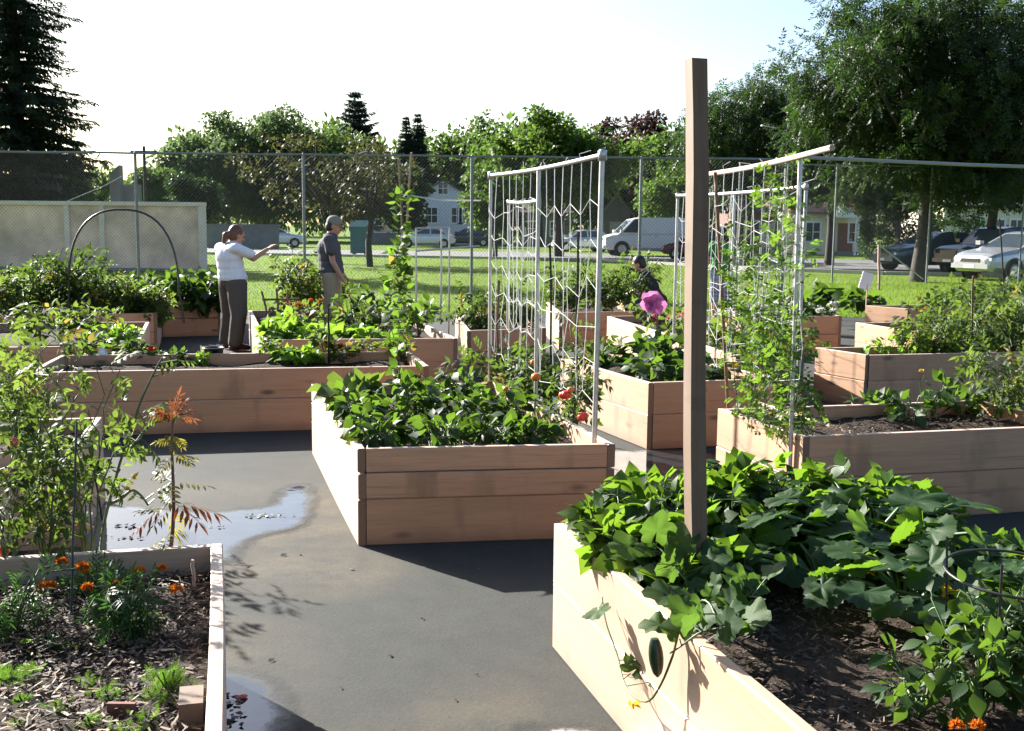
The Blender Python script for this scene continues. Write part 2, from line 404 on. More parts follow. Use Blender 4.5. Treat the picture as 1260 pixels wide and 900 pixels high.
# ------------------------------------------------------------------ ground
def ground_mats():
    m, nt = new_mat('old asphalt court')
    v = nd(nt, 'ShaderNodeTexCoord').outputs['Object']
    big = noise(nt, v, .9, 5, .6); fine = noise(nt, v, 60, 4, .7); mid = noise(nt, v, 6, 5, .65)
    c = ramp(nt, mid, [(.3, (.033, .034, .0305)), (.7, (.050, .051, .045))])
    c = mixc(nt, mth(nt, 'MULTIPLY', fine, .5), c, (.058, .058, .050))
    # washed-out sand left by the water
    sp = nd(nt, 'ShaderNodeSeparateXYZ'); lk(nt, v, sp.inputs[0])
    sand = None
    for (cx, cy, rx, ry, k) in SAND:
        dx = mth(nt, 'MULTIPLY', mth(nt, 'SUBTRACT', sp.outputs[0], cx), 1 / rx)
        dy = mth(nt, 'MULTIPLY', mth(nt, 'SUBTRACT', sp.outputs[1], cy), 1 / ry)
        r2 = mth(nt, 'ADD', mth(nt, 'MULTIPLY', dx, dx), mth(nt, 'MULTIPLY', dy, dy))
        e = mth(nt, 'MULTIPLY', mth(nt, 'SUBTRACT', 1.0, r2, True), k)
        sand = e if sand is None else mth(nt, 'MAXIMUM', sand, e)
    sand = mth(nt, 'MULTIPLY', sand, ramp(nt, noise(nt, v, 2.6, 6, .7), [(.34, 0), (.6, 1)]))
    c = mixc(nt, mth(nt, 'MULTIPLY', sand, .85), c, (.13, .104, .068))
    c = mixc(nt, ramp(nt, big, [(.5, 0), (.75, .35)]), c, (.026, .028, .025))
    gr = nd(nt, 'ShaderNodeTexVoronoi', i_Scale=150); lk(nt, v, gr.inputs['Vector'])
    c = mixc(nt, mth(nt, 'MULTIPLY', nd_sep(nt, gr.outputs['Color']), .35), c, (.024, .025, .022))
    c = mixc(nt, mth(nt, 'MULTIPLY', mth(nt, 'GREATER_THAN', nd_sep(nt, gr.outputs['Color']), .95), .22), c, (.09, .088, .08))
    # specks of grit and crumbs
    vo = nd(nt, 'ShaderNodeTexVoronoi', i_Scale=13); lk(nt, v, vo.inputs['Vector'])
    s1 = mth(nt, 'LESS_THAN', vo.outputs['Distance'], .07)
    c = mixc(nt, mth(nt, 'MULTIPLY', s1, .6), c, (.018, .016, .014))
    b = nd(nt, 'ShaderNodeBsdfPrincipled', i_Roughness=.85); b.inputs['Specular IOR Level'].default_value = .2
    lk(nt, c, b.inputs['Base Color']); lk(nt, bump(nt, fine, .003, .6), b.inputs['Normal'])
    finish(nt, b.outputs[0]); M['asphalt'] = m

    m, nt = new_mat('puddle water')
    v = nd(nt, 'ShaderNodeTexCoord').outputs['Object']; lp = attr(nt, 'lp').outputs['Vector']
    sp = nd(nt, 'ShaderNodeSeparateXYZ'); lk(nt, lp, sp.inputs[0])
    e = mth(nt, 'ADD', sp.outputs[0], mth(nt, 'MULTIPLY', mth(nt, 'SUBTRACT', noise(nt, v, 7, 5, .65), .5), .16))
    water = ramp(nt, mth(nt, 'ADD', e, .5), [(.495, 0), (.53, 1)])
    damp = ramp(nt, mth(nt, 'ADD', e, .5), [(.41, 0), (.50, .9)])
    n = noise(nt, v, 9, 4)
    w = nd(nt, 'ShaderNodeBsdfPrincipled', i_Roughness=.05, i_IOR=1.5); w.inputs['Specular IOR Level'].default_value = 1.0
    lk(nt, ramp(nt, n, [(.35, (.014, .020, .026)), (.7, (.032, .037, .040))]), w.inputs['Base Color'])
    lk(nt, bump(nt, noise(nt, v, 14, 2), .004, .12), w.inputs['Normal'])
    d = nd(nt, 'ShaderNodeBsdfPrincipled', i_Roughness=.5); f = noise(nt, v, 60, 4)
    lk(nt, ramp(nt, f, [(.3, (.024, .024, .021)), (.7, (.040, .039, .033))]), d.inputs['Base Color'])
    tr = nd(nt, 'ShaderNodeBsdfTransparent')
    m1 = nd(nt, 'ShaderNodeMixShader'); lk(nt, damp, m1.inputs[0]); lk(nt, tr.outputs[0], m1.inputs[1]); lk(nt, d.outputs[0], m1.inputs[2])
    m2 = nd(nt, 'ShaderNodeMixShader'); lk(nt, water, m2.inputs[0]); lk(nt, m1.outputs[0], m2.inputs[1]); lk(nt, w.outputs[0], m2.inputs[2])
    finish(nt, m2.outputs[0]); M['water'] = m

    m, nt = new_mat('lawn')
    v = nd(nt, 'ShaderNodeTexCoord').outputs['Object']
    n1 = noise(nt, v, .35, 5); n2 = noise(nt, v, 22, 4)
    c = ramp(nt, n2, [(.3, (.078, .132, .014)), (.7, (.128, .192, .02))])
    c = mixc(nt, ramp(nt, n1, [(.4, 0), (.7, .5)]), c, (.15, .20, .03))
    b = nd(nt, 'ShaderNodeBsdfPrincipled', i_Roughness=.8); b.inputs['Specular IOR Level'].default_value = .1
    lk(nt, c, b.inputs['Base Color']); lk(nt, bump(nt, n2, .05, .9), b.inputs['Normal'])
    finish(nt, b.outputs[0]); M['lawn'] = m
    M['road'] = pbr('road asphalt', (.11, .108, .10), .85, var=.25, scale=3)
    M['concrete_kerb'] = pbr('kerb concrete', (.38, .36, .32), .8, var=.2)

SAND = [(-1.35, 5.75, .95, .55, .85), (-.95, 5.1, .55, .5, .9), (-1.9, 6.6, .9, .5, .35), (-1.3, 4.0, .7, .6, .5), (-.2, 3.0, .5, .7, .75), (-1.15, 6.2, .35, .8, .8), (-.1, 3.5, .3, .5, .5), (-.9, 3.2, 1.0, .5, .35)]
ground_mats()

def sheet(name, pts, z, mat, kind='structure', sub=0):
    mb = MB(); pts = [(p[0], p[1], z) for p in pts]
    c = np.mean(pts, axis=0); n = len(pts)
    if n == 4 and not sub: mb.quads(pts, [(0, 1, 2, 3)], pts)
    else: mb.add([c] + pts, [(0, k + 1, (k + 1) % n + 1) for k in range(n)])
    o = mb.build(name, mat); o['kind'] = kind; return o

sheet('lawn', [(-400, 15, 0), (400, 15, 0), (400, 900, 0), (-400, 900, 0)], -.008, M['lawn'])
sheet('ground', [(-400, -60, 0), (400, -60, 0), (400, 15, 0), (-400, 15, 0)], -.012, M['lawn'])
sheet('court_paving', [(-40, -20), (40, -20), (40, 21.3), (-40, 20.5)], 0, M['asphalt'])
road = [(-120, 62), (-20, 60), (4, 55), (10, 45), (14, 41.5), (80, 36), (80, 58), (16, 62), (0, 72), (-120, 78)]
mb = MB(); z = .006
L_ = [(x, y, z) for x, y in road]
mb.quads(L_, [(0, 1, 8, 9), (1, 2, 7, 8), (2, 3, 6, 7), (3, 4, 5, 6)])
struct(mb.build('road', M['road']))
mb = MB()
for a, b in zip(road[:5], road[1:6]):
    a = Vector((a[0], a[1], 0)); b = Vector((b[0], b[1], 0)); d = (b - a).normalized(); n = Vector((-d.y, d.x, 0))
    q = [a - n * .15, b - n * .15, b - n * .002, a - n * .002]
    v = [tuple(p) for p in q] + [(p.x, p.y, .12) for p in q]
    mb.quads(v, [(4, 5, 6, 7), (0, 1, 5, 4), (2, 3, 7, 6), (1, 2, 6, 5), (3, 0, 4, 7)])
struct(mb.build('road_kerb', M['concrete_kerb']))

def blob(px_pts, z, name, seed=0, wet=1.0, margin=.14, cell=.028):
    """a shallow puddle: level sheet carrying the distance to its shoreline, fading out through a damp rim"""
    base = np.array([tuple(P(x, y, 0))[:2] for x, y in px_pts]); n = len(base); out = []
    for k in range(n):      # closed smooth curve through the survey points
        p0, p1, p2, p3 = base[k - 1], base[k], base[(k + 1) % n], base[(k + 2) % n]
        for t in np.linspace(0, 1, 7)[:-1]:
            out.append(.5 * ((2 * p1) + (-p0 + p2) * t + (2 * p0 - 5 * p1 + 4 * p2 - p3) * t * t + (-p0 + 3 * p1 - 3 * p2 + p3) * t ** 3))
    A = np.array(out); B = np.roll(A, -1, 0)
    lo, hi = A.min(0) - margin, A.max(0) + margin; nx, ny = (np.ceil((hi - lo) / cell)).astype(int) + 1
    X, Y = np.meshgrid(lo[0] + cell * np.arange(nx), lo[1] + cell * np.arange(ny), indexing='ij'); p = np.stack([X.ravel(), Y.ravel()], 1)
    d2 = np.full(len(p), 1e9); ins = np.zeros(len(p), bool)
    for a, b in zip(A, B):
        e = b - a; t = np.clip(((p - a) @ e) / (e @ e + 1e-12), 0, 1); d2 = np.minimum(d2, ((p - a - t[:, None] * e) ** 2).sum(1))
        if a[1] != b[1]: ins ^= ((a[1] > p[:, 1]) != (b[1] > p[:, 1])) & (p[:, 0] < a[0] + e[0] * (p[:, 1] - a[1]) / (b[1] - a[1]))
    sd = np.sqrt(d2) * np.where(ins, 1, -1)
    i, j = np.meshgrid(np.arange(nx - 1), np.arange(ny - 1), indexing='ij'); q = np.stack([i * ny + j, (i + 1) * ny + j, (i + 1) * ny + j + 1, i * ny + j + 1], -1).reshape(-1, 4)
    q = q[(sd[q] > -margin).any(1)]
    used = np.unique(q); rm = np.full(len(p), -1); rm[used] = np.arange(len(used))
    mb = MB(); v = np.concatenate([p[used], np.full((len(used), 1), z)], 1)
    mb.quads(v, rm[q], np.stack([sd[used], np.full(len(used), wet), 0 * sd[used]], 1), .5)
    return struct(mb.build(name, M['water']))
blob([(60, 618), (160, 625), (240, 632), (300, 628), (340, 622), (352, 604), (370, 598), (378, 612), (374, 634), (362, 646), (345, 653), (312, 660), (285, 675), (262, 692), (120, 695), (40, 690), (10, 650)], .004, 'puddle', 1)
blob([(252, 842), (285, 832), (312, 838), (338, 858), (342, 880), (330, 910), (300, 960), (270, 985), (240, 960), (235, 880)], .004, 'puddle', 3)
blob([(725, 560), (780, 556), (850, 556), (880, 565), (870, 600), (800, 610), (740, 600)], .004, 'puddle', 9)
blob([(650, 905), (690, 898), (735, 905), (770, 925), (700, 950), (640, 930)], .004, 'puddle', 4)
# silt, twigs and drowned leaves lying in the puddles
def debris(spots, name, label, mat, size=(.012, .05)):
    mb = MB()
    for (px, py, n, sx, sy) in spots:
        c = P(px, py, .008)
        for k in range(n):
            p = np.array(c) + np.array([rng.normal(0, sx), rng.normal(0, sy), rng.uniform(0, .004)])
            a = rng.uniform(0, 2 * PI); d = np.array([math.cos(a), math.sin(a) * .5, 0])
            mb.inst(T_TINY, [p], [d], [(rng.normal(0, .3), rng.normal(0, .3), 1)], rng.uniform(*size))
    return stuff(mb.build(name, mat), label, 'debris')
M['litter'] = pbr('wet litter', (.03, .028, .02), .5, var=.5, scale=40)
M['greenlit'] = pbr('wet clippings', (.07, .085, .035), .5, var=.5, scale=40)
debris([(282, 862, 14, .02, .04), (286, 885, 18, .02, .04), (158, 647, 12, .03, .008), (160, 662, 8, .04, .006), (262, 648, 7, .035, .006)], 'wet_litter', 'dark wet leaf litter lying in the puddles', M['litter'], (.014, .04))
debris([(328, 635, 36, .06, .02)], 'grass_clippings', 'green clippings floating at the far edge of the long puddle', M['greenlit'], (.012, .035))
mb = MB()
for (px, py, s) in [(345, 685, .05), (303, 698, .04), (370, 683, .03), (335, 740, .02), (430, 700, .03), (520, 760, .025), (480, 805, .03), (590, 830, .02), (330, 815, .04), (420, 845, .02), (300, 555, .05), (590, 700, .03), (560, 860, .02)]:
    a = rng.uniform(0, 6); mb.inst(T_TINY, [tuple(P(px, py, .004))], [(math.cos(a), math.sin(a), .1)], [(.2, -.2, 1)], s)
stuff(mb.build('fallen_leaves', M['litter']), 'small dry leaves scattered on the paving', 'leaves')
mb = MB(); mb.tube([tuple(P(290, 859, .012)), tuple(P(300, 857, .012)), tuple(P(304, 856, .010))], [.006, .008, .004], 6)
tag(mb.build('cigarette_end', pbr('faded red paper', (.55, .16, .12), .7)), 'small red and white butt lying in the near puddle', 'litter')

# ------------------------------------------------------------------ raised beds
SUNKEN = .09
def board(mb, p, q, nrm, t, z0, z1, seed, warp=.004):
    """one plank from p to q (level points), thickness t along nrm, slightly warped, eased edges"""
    r = np.random.default_rng(seed)
    p = np.array([p[0], p[1]]); q = np.array([q[0], q[1]]); n = np.array([nrm[0], nrm[1]])
    L = np.linalg.norm(q - p); m = max(2, int(L / .25)); c = .0045
    sec = [(0, z0 + c), (0, z1 - c), (c, z1), (t - c, z1), (t, z1 - c), (t, z0 + c), (t - c, z0), (c, z0)]
    ph = r.uniform(0, 6); bow = r.normal(0, warp); rnd = r.uniform(0, 50); dz = r.normal(0, .0015)
    V, A = [], []
    for k in range(m + 1):
        s = k / m; w = bow * math.sin(PI * s) + .0015 * math.sin(ph + 5 * s)
        for (o, z) in sec:
            b = p + (q - p) * s + n * (o + w)
            V.append((b[0], b[1], z + dz)); A.append((s * L + rnd, (z if z0 < .05 else z - z0 + .35), rnd + (o > .5 * t) * 3))
    F = []
    for k in range(m):
        for j in range(8): F.append((k * 8 + j, k * 8 + (j + 1) % 8, (k + 1) * 8 + (j + 1) % 8, (k + 1) * 8 + j))
    tint = r.random()
    mb.quads(V, F, A, tint)
    for b in (0, m * 8):
        ea = [(rnd + o * .5, z * .3, rnd + 9) for (o, z) in sec]
        mb.add(V[b:b + 8], [(0, j, j + 1) for j in range(1, 7)], ea, 2.0)

BEDS = []
M['soil'] = None
def soil_mat():
    m, nt = new_mat('garden soil')
    v = nd(nt, 'ShaderNodeTexCoord').outputs['Object']
    n = noise(nt, v, 45, 5, .7); n2 = noise(nt, v, 5, 4)
    c = ramp(nt, n, [(.3, (.018, .012, .009)), (.55, (.05, .035, .024)), (.8, (.14, .10, .07))])
    c = mixc(nt, mth(nt, 'MULTIPLY', n2, .4), c, (.03, .02, .015))
    b = nd(nt, 'ShaderNodeBsdfPrincipled', i_Roughness=.9); b.inputs['Specular IOR Level'].default_value = .15
    lk(nt, c, b.inputs['Base Color']); lk(nt, bump(nt, n, .02, .9), b.inputs['Normal'])
    finish(nt, b.outputs[0]); M['soil'] = m
    m, nt = new_mat('wood chips')
    ti = attr(nt, 'tint').outputs['Fac']
    c = ramp(nt, ti, [(0, (.026, .014, .007)), (.4, (.10, .056, .029)), (.75, (.25, .155, .08)), (1, (.46, .35, .23))])
    b = nd(nt, 'ShaderNodeBsdfPrincipled', i_Roughness=.75); lk(nt, c, b.inputs['Base Color']); finish(nt, b.outputs[0]); M['chip'] = m
soil_mat()

def bed(FL, FR, BL, h, label, mat='board', BR=None, t=.042, boards=(.52, .48), sunk=SUNKEN, group='cedar raised beds of the community garden', seed=None):
    seed = len(BEDS) * 31 + 5
    FL, FR, BL = (Vector((p[0], p[1], 0)) for p in (FL, FR, BL))
    BR = BL + (FR - FL) if BR is None else Vector((BR[0], BR[1], 0))
    c = (FL + FR + BL + BR) / 4
    root = thing('raised_bed', (c.x, c.y, 0), label, 'raised bed', group)
    hs = np.cumsum([0] + [b * h for b in boards]); hs[-1] = h
    def wall(p, q, name, cut):
        d = (q - p).normalized(); n = Vector((-d.y, d.x, 0))
        if n.dot(c - (p + q) / 2) < 0: n = -n
        mb = MB()
        if cut: p, q = p + d * (t + .002), q - d * (t + .002)
        for k in range(len(boards)):
            e0, e1 = rng.uniform(-.003, .003, 2) if not cut else (0, 0)
            board(mb, p + d * e0, q + d * e1, n, t, hs[k] + (.002 if k else 0), hs[k + 1] - .002, seed * 7 + k + len(name) * 3 + int(cut) * 100 + int(abs(p.x) * 97))
        mb.build(name, M[mat], root)
    wall(FL, BL, 'side_wall', False); wall(FR, BR, 'side_wall', False)
    wall(FL, FR, 'end_wall', True); wall(BL, BR, 'end_wall', True)
    # soil
    N = 22; g = []; zs = h - sunk
    ins = lambda s, a, b: a + (b - a) * s
    for i in range(N + 1):
        for j in range(N + 1):
            u, w = .02 + .96 * i / N, .02 + .96 * j / N
            p = ins(w, ins(u, FL, FR), ins(u, BL, BR)); g.append((p.x, p.y, zs + rng.normal(0, .008) + .018 * math.sin(p.x * 7 + seed) * math.sin(p.y * 6)))
    mb = MB(); mb.quads(g, [(i * (N + 1) + j, (i + 1) * (N + 1) + j, (i + 1) * (N + 1) + j + 1, i * (N + 1) + j + 1) for i in range(N) for j in range(N)], g)
    so = mb.build('garden_soil', M['soil'], smooth=True); struct(so)
    B = dict(FL=FL, FR=FR, BL=BL, BR=BR, h=h, zs=zs, root=root)
    BEDS.append(B); return B
def bp(B, u, w):
    """point on a bed's soil: u left to right, w front to back"""
    p = B['FL'] * (1 - u) * (1 - w) + B['FR'] * u * (1 - w) + B['BL'] * (1 - u) * w + B['BR'] * u * w
    return Vector((p.x, p.y, B['zs']))

h = .51
B1 = bed(P(440,553,h), P(757,547,h), P(383,473,h), h, 'raised bed in the middle of the paving with a string trellis along its right side', boards=(.48, .27, .25))
bl = P(682,643,h); dr = (P(985,900,h) - bl).normalized(); pr = Vector((-dr.y, dr.x, 0))
if pr.x < 0: pr = -pr
B2 = bed(bl + dr * 2.5, bl + dr * 2.5 + pr * 1.42, bl, h, 'nearest raised bed overflowing with beans and squash around a tall timber post', BR=bl + pr * 1.42 + dr * -.02)
br = P(274,668,h); dr3 = (P(274,900,h) - br).normalized(); pr3 = Vector((dr3.y, -dr3.x, 0))
if pr3.x > 0: pr3 = -pr3
B3 = bed(br + dr3 * 2.1 + pr3 * 1.6, br + dr3 * 2.1, br + pr3 * 1.6, h, 'nearest raised bed with bark mulch, marigolds and feathery seedlings', 'board_old', BR=br)
B4 = bed(P(-170,566,h), P(97,553,h), P(-110,520,h), h, 'raised bed behind the mulched one, hidden under straggling tomato stems', 'board_old', BR=P(126,513,h))
B5 = bed(P(36,458,h), P(528,450,h), P(75,437,h), h, 'very wide low raised bed across the paving in front of the woman', BR=P(504,432,h))
B6 = bed(P(-75,429,h), P(170,425,h), P(-30,398,h), h, 'raised bed with clumps of cut greens right behind the wide bed', BR=P(184,396,h))
B7 = bed(P(-70,391,h), P(193,385,h), P(-40,372,h), h, 'raised bed under the black hoop holding tall dark tomatoes', BR=P(199,368,h))
B8 = bed(P(196,372,h), P(271,371,h), P(199,358,h), h, 'small raised bed with a bushy pepper hanging over its front behind the woman')
B10 = bed(P(325,418,h), P(563,416,h), P(306,382,h), h, 'long raised bed of lettuce and flowers in front of the man in the cap')
B19 = bed(P(575,407,h), P(672,404,h), P(560,388,h), h, 'raised bed behind the string trellis, crowded by tomatoes')
B11 = bed(P(798,471,h), P(962,466,h), P(690,440,h), h, 'raised bed with broad squash leaves just right of the string trellis')
B12 = bed(P(988,538,h), P(1345,523,h), P(883,503,h), h, 'raised bed with a stick lying across it and pea vines climbing at its corner')
B13 = bed(P(1065,437,h), P(1300,432,h), P(1003,428,h), h, 'raised bed planted with a row of young pepper seedlings along its front')
B14 = bed(P(1123,408,h), P(1340,404,h), P(1053,397,h), h, 'raised bed with a sunlit left end under sprawling tomato plants')
B15 = bed(P(1117,380,h), P(1330,377,h), P(1065,376,h), h, 'farthest raised bed on the right with its short left end catching the sun')
B16 = bed(P(905,437,h), P(990,434,h), P(747,389,h), h, 'narrow raised bed with a long sunlit side behind the big pink flower')
B17 = bed(P(688,385,h), P(787,383,h), P(672,372,h), h, 'raised bed behind the trellis netting with a tall leafy hedge of plants')
B18 = bed(P(912,391,h), P(1036,389,h), P(885,380,h), h, 'raised bed edged with small white flowers beyond the pea vines')

# small timber pieces
mb = MB(); a = B3['BR'] + dr3 * 1.22 + pr3 * .047
rot = np.array([[pr3.x, dr3.x, 0], [pr3.y, dr3.y, 0], [0, 0, 1]])
for zz, dx in ((.30, 0), (.405, .012)):
    mb.box((0, 0, 0), (.058, .11, .085), rot, (a.x - dr3.x * dx, a.y - dr3.y * dx, zz))
tag(mb.build('timber_block', M['post']), 'two short timber offcuts stacked against the inside of the white-topped board', 'wood block')
mb = MB()
p, q = P(935,497,.525), P(1052,534,.535); d = (q - p)
mb.tube([tuple(p), tuple(p + d * .5), tuple(q)], [.014, .016, .014], 5)
tag(mb.build('wooden_stick', M['lath']), 'pale straight stick laid across the corner of the pea bed', 'stick')

# mulch: chips of bark
mb = MB(); N = 15000
u = rng.uniform(.03, .97, N); w = rng.uniform(.05, .97, N) ; pts = np.array([tuple(bp(B3, a_, b_)) for a_, b_ in zip(u, w)])
pts[:, 2] += rng.uniform(.004, .03, N)
an = rng.uniform(0, 2 * PI, N); d = np.stack([np.cos(an), np.sin(an), rng.normal(0, .25, N)], 1)
T_CHIP = (np.array([(-.11, -.5, 0), (.11, -.46, 0), (.08, .5, .03), (-.07, .44, .03), (-.1, -.5, -.08), (.1, -.46, -.08)]), np.array([(0, 1, 2), (0, 2, 3), (0, 4, 5), (0, 5, 1)]), np.zeros((6, 3)))
mb.inst(T_CHIP, pts, d, np.stack([rng.normal(0, .35, N), rng.normal(0, .35, N), np.ones(N)], 1), rng.uniform(.006, .042, N), rng.beta(1.1, 2.2, N))
stuff(mb.build('bark_mulch', M['chip']), 'shredded bark mulch covering the nearest left bed', 'mulch')
mb = MB()
for B, N, lo in ((B2, 9000, .0), (B1, 2500, .0), (B12, 2500, .0)):
    u = rng.uniform(.04, .96, N); w = rng.uniform(.03, .97, N); pts = np.array([tuple(bp(B, a_, b_)) for a_, b_ in zip(u, w)]); pts[:, 2] += rng.uniform(.002, .02, N)
    an = rng.uniform(0, 2 * PI, N); d = np.stack([np.cos(an), np.sin(an), rng.normal(0, .3, N)], 1)
    mb.inst(T_CHIP, pts, d, np.stack([rng.normal(0, .4, N), rng.normal(0, .4, N), np.ones(N)], 1), rng.uniform(.006, .035, N), rng.beta(.8, 3.6, N))
stuff(mb.build('soil_crumbs', M['chip']), 'dark crumbs and bits of bark lying on the bed soil', 'soil crumbs')

# ------------------------------------------------------------------ tall timber post
p0 = P(860, 748, .42)
mb = MB(); yaw = math.radians(17); ca, sa = math.cos(yaw), math.sin(yaw)
H = 2.165; w2 = .0265; L = []
for k in range(13):
    z = .1 + (H - .1) * k / 12; ox = -.062 * (k / 12) - .002 + .004 * math.sin(k * .8)
    for (x, y) in ((-w2, -w2), (w2, -w2), (w2, w2), (-w2, w2)):
        L.append((p0.x + ox + x * ca - y * sa, p0.y + x * sa + y * ca, z))
V, A = [], []
for s in range(4):   # each face keeps its own board coordinates
    b = len(V)
    for k in range(13):
        for j in (s, (s + 1) % 4):
            V.append(L[k * 4 + j]); A.append((.18 * k + s * 7.3, .06 * (j == s) + .35, s * 5))
    V[b:] = [(x_ + .0012 * math.sin(z_ * 9 + x_ * 40), y_ + .0012 * math.sin(z_ * 7 + 1), z_) for x_, y_, z_ in V[b:]]
    mb.quads(V[b:], [(2 * k, 2 * k + 1, 2 * k + 3, 2 * k + 2) for k in range(12)], A[b:], (.35, .1, .4, .6)[s])
mb.quads(L[-4:], [(0, 1, 2, 3)], [(0, .3, 9)] * 4, .9)
tag(mb.build('timber_post', M['post']), 'tall square timber post rising out of the near bean bed', 'post')

# ------------------------------------------------------------------ chain link fences
def fence(posts, ends, H, label, pitch=.075, wire_r=.0020, rails=1, brace=None, rail_r=.024, slope=0):
    """posts: px list along a straight run from ends[0] to ends[1] (ground points)"""
    a, b = Vector(ends[0]), Vector(ends[1]); d = (b - a); L = d.length; d.normalize()
    root = thing('chain_link_fence', (a.x, a.y, 0), label, 'fence')
    for s in posts:
        p = a + d * s; mb = MB()
        mb.tube([(p.x, p.y, -.05), (p.x, p.y, H - .02)], [.032, .032], 8)
        mb.lathe([(.036, 0), (.036, .03), (.02, .06), (0, .065)], 8, (p.x, p.y, H - .03))
        mb.build('post', M['fence_steel'], root, smooth=True)
    mb = MB(); n = 40
    mb.tube([tuple(a + d * L * k / n + Vector((0, 0, H + .006 * math.sin(k * 1.7)))) for k in range(n + 1)], rail_r, 6)
    mb.build('top_rail', M['fence_steel'], root, smooth=True)
    if brace:
        mb = MB(); p = a + d * brace[0]; q = a + d * brace[1]
        mb.tube([(p.x, p.y, brace[2]), (q.x, q.y, brace[3])], .02, 6); mb.build('brace', M['galv'], root)
    mb = MB(); nrm = Vector((-d.y, d.x, 0)); seg = max(2, int(H / .6)); run = H * .95
    for s0 in np.arange(-run, L, pitch):
        for sg in (1, -1):
            pts = []
            for k in range(seg + 1):
                z = .03 + (H - .05) * k / seg; s = s0 + run * (k / seg if sg > 0 else 1 - k / seg)
                if 0 <= s <= L:
                    sag = .015 * math.sin(s * 1.9) * math.sin(z * 2)
                    q = a + d * s + nrm * (.034 + sag + (.002 * sg)); pts.append((q.x, q.y, z))
            if len(pts) > 1: mb.tube(pts, wire_r, 3, cap=False)
    w = mb.build('wire_mesh', M['wire'], root)
    return root
fa, fb = P(172, 370), P(785, 0 + 377); fd = (fb - fa).normalized(); fL = (fb - fa).length
sp_ = fL / 3
f0 = fa - fd * sp_ * 3; f1 = fb + fd * sp_ * .93
fence([sp_ * k for k in (0, 1, 2, 3, 4, 5, 6)] + [sp_ * 6.93], (f0, f1), 3.1, 'tall grey chain link fence closing the far side of the garden')
g0, g1 = Q(930, 350, 34.5), Q(1420, 350, 35.8); g0.z = g1.z = 0
gp = (Q(1140, 350, 35) - g0).length * 1.0
gL = (g1 - g0).length
fence([gp - 6.2, gp - 3.1, gp, gp + 3.1, gp + 6.2], (g0, g1), 3.66, 'farther chain link fence in front of the parked cars', pitch=.085, wire_r=.0021, brace=(gp - .1, gp - 1.7, .12, 1.25))
# bright pipe over the gateway
mb = MB(); p, q = Q(968, 193, 23.2), Q(1400, 210, 23.9)
mb.tube([tuple(p), tuple((p + q) / 2 + Vector((0, 0, -.02))), tuple(q)], .036, 10)
gr = thing('gateway_rail', (p.x, p.y, 0), 'bright galvanised pipe carried high over the garden gateway', 'rail')
mb.build('pipe', M['galv_dull'], gr, smooth=True)
for e in (p + Vector((.03, 0, 0)), q):
    mb = MB(); mb.tube([(e.x, e.y + .09, 0), (e.x, e.y + .09, e.z + .05)], .04, 8); mb.build('upright', M['fence_steel'], gr, smooth=True)

# ------------------------------------------------------------------ grass blades on the lawn
mb = MB(); N = 60000
yy = 20.8 + (60 - 20.8) * rng.random(N) ** 1.8; hw = yy * .52
xx = rng.uniform(-1, 1, N) * hw
T_GR = (np.array([(-.09, 0, 0), (.09, 0, 0), (.02, 1, -.25)]), np.array([(0, 1, 2)]), np.zeros((3, 3)))
ok = ~((xx > 9) & (yy > 40))
d = np.stack([rng.normal(0, .4, N), rng.normal(0, .4, N), np.ones(N)], 1)
pp = np.stack([xx, yy, np.full(N, -.01)], 1)[ok]
mb.inst(T_GR, pp, d[ok], rdir(len(pp), -.1, .1), (rng.uniform(.05, .10, N) * (1 + (yy - 21) * .012))[ok])
stuff(mb.build('lawn_grass', M['grass']), 'short mown grass beyond the garden fence', 'grass')
# ------------------------------------------------------------------ plants
def S(px, py, B): return P(px, py, B['zs'])

def pompon(mb, c, r, mat_c=None, flat=.75, n=70):
    d = rdir(n, -.15, 1); c = np.asarray(c, float)
    pos = c + d * np.array([1, 1, flat]) * r * .45
    up = np.cross(d, rdir(n, -1, 1))
    mb.inst(T_SMALL, pos, d + rng.normal(0, .25, (n, 3)), up, r * rng.uniform(.55, .85, n))
def daisy(mb, c, r, nrm=(0, -.5, .8), n=14, rows=2):
    nrm = np.asarray(nrm, float); nrm /= np.linalg.norm(nrm)
    a = np.cross(nrm, [1, 0, .1]); a /= np.linalg.norm(a); b = np.cross(nrm, a)
    for k in range(rows):
        th = np.arange(n) * 2 * PI / n + k * .2
        d = np.cos(th)[:, None] * a + np.sin(th)[:, None] * b + nrm * (.15 + .35 * k)
        mb.inst(T_OVAL, np.repeat([np.asarray(c)], n, 0), d, np.repeat([nrm], n, 0), r * (1 - .3 * k) * rng.uniform(.9, 1.1, n))
def sphere(mb, c, r, flat=.88, n=12):
    t = np.linspace(-PI / 2, PI / 2, 9)
    mb.lathe(np.stack([np.maximum(1e-4, r * np.cos(t)), r * flat * np.sin(t) - .10 * r * np.exp(-((t - PI / 2) / .35) ** 2)], 1), n, c, c=.5)

def plantroot(name, base, label, cat, group=None):
    return thing(name, (base[0], base[1], base[2]), label, cat, group)

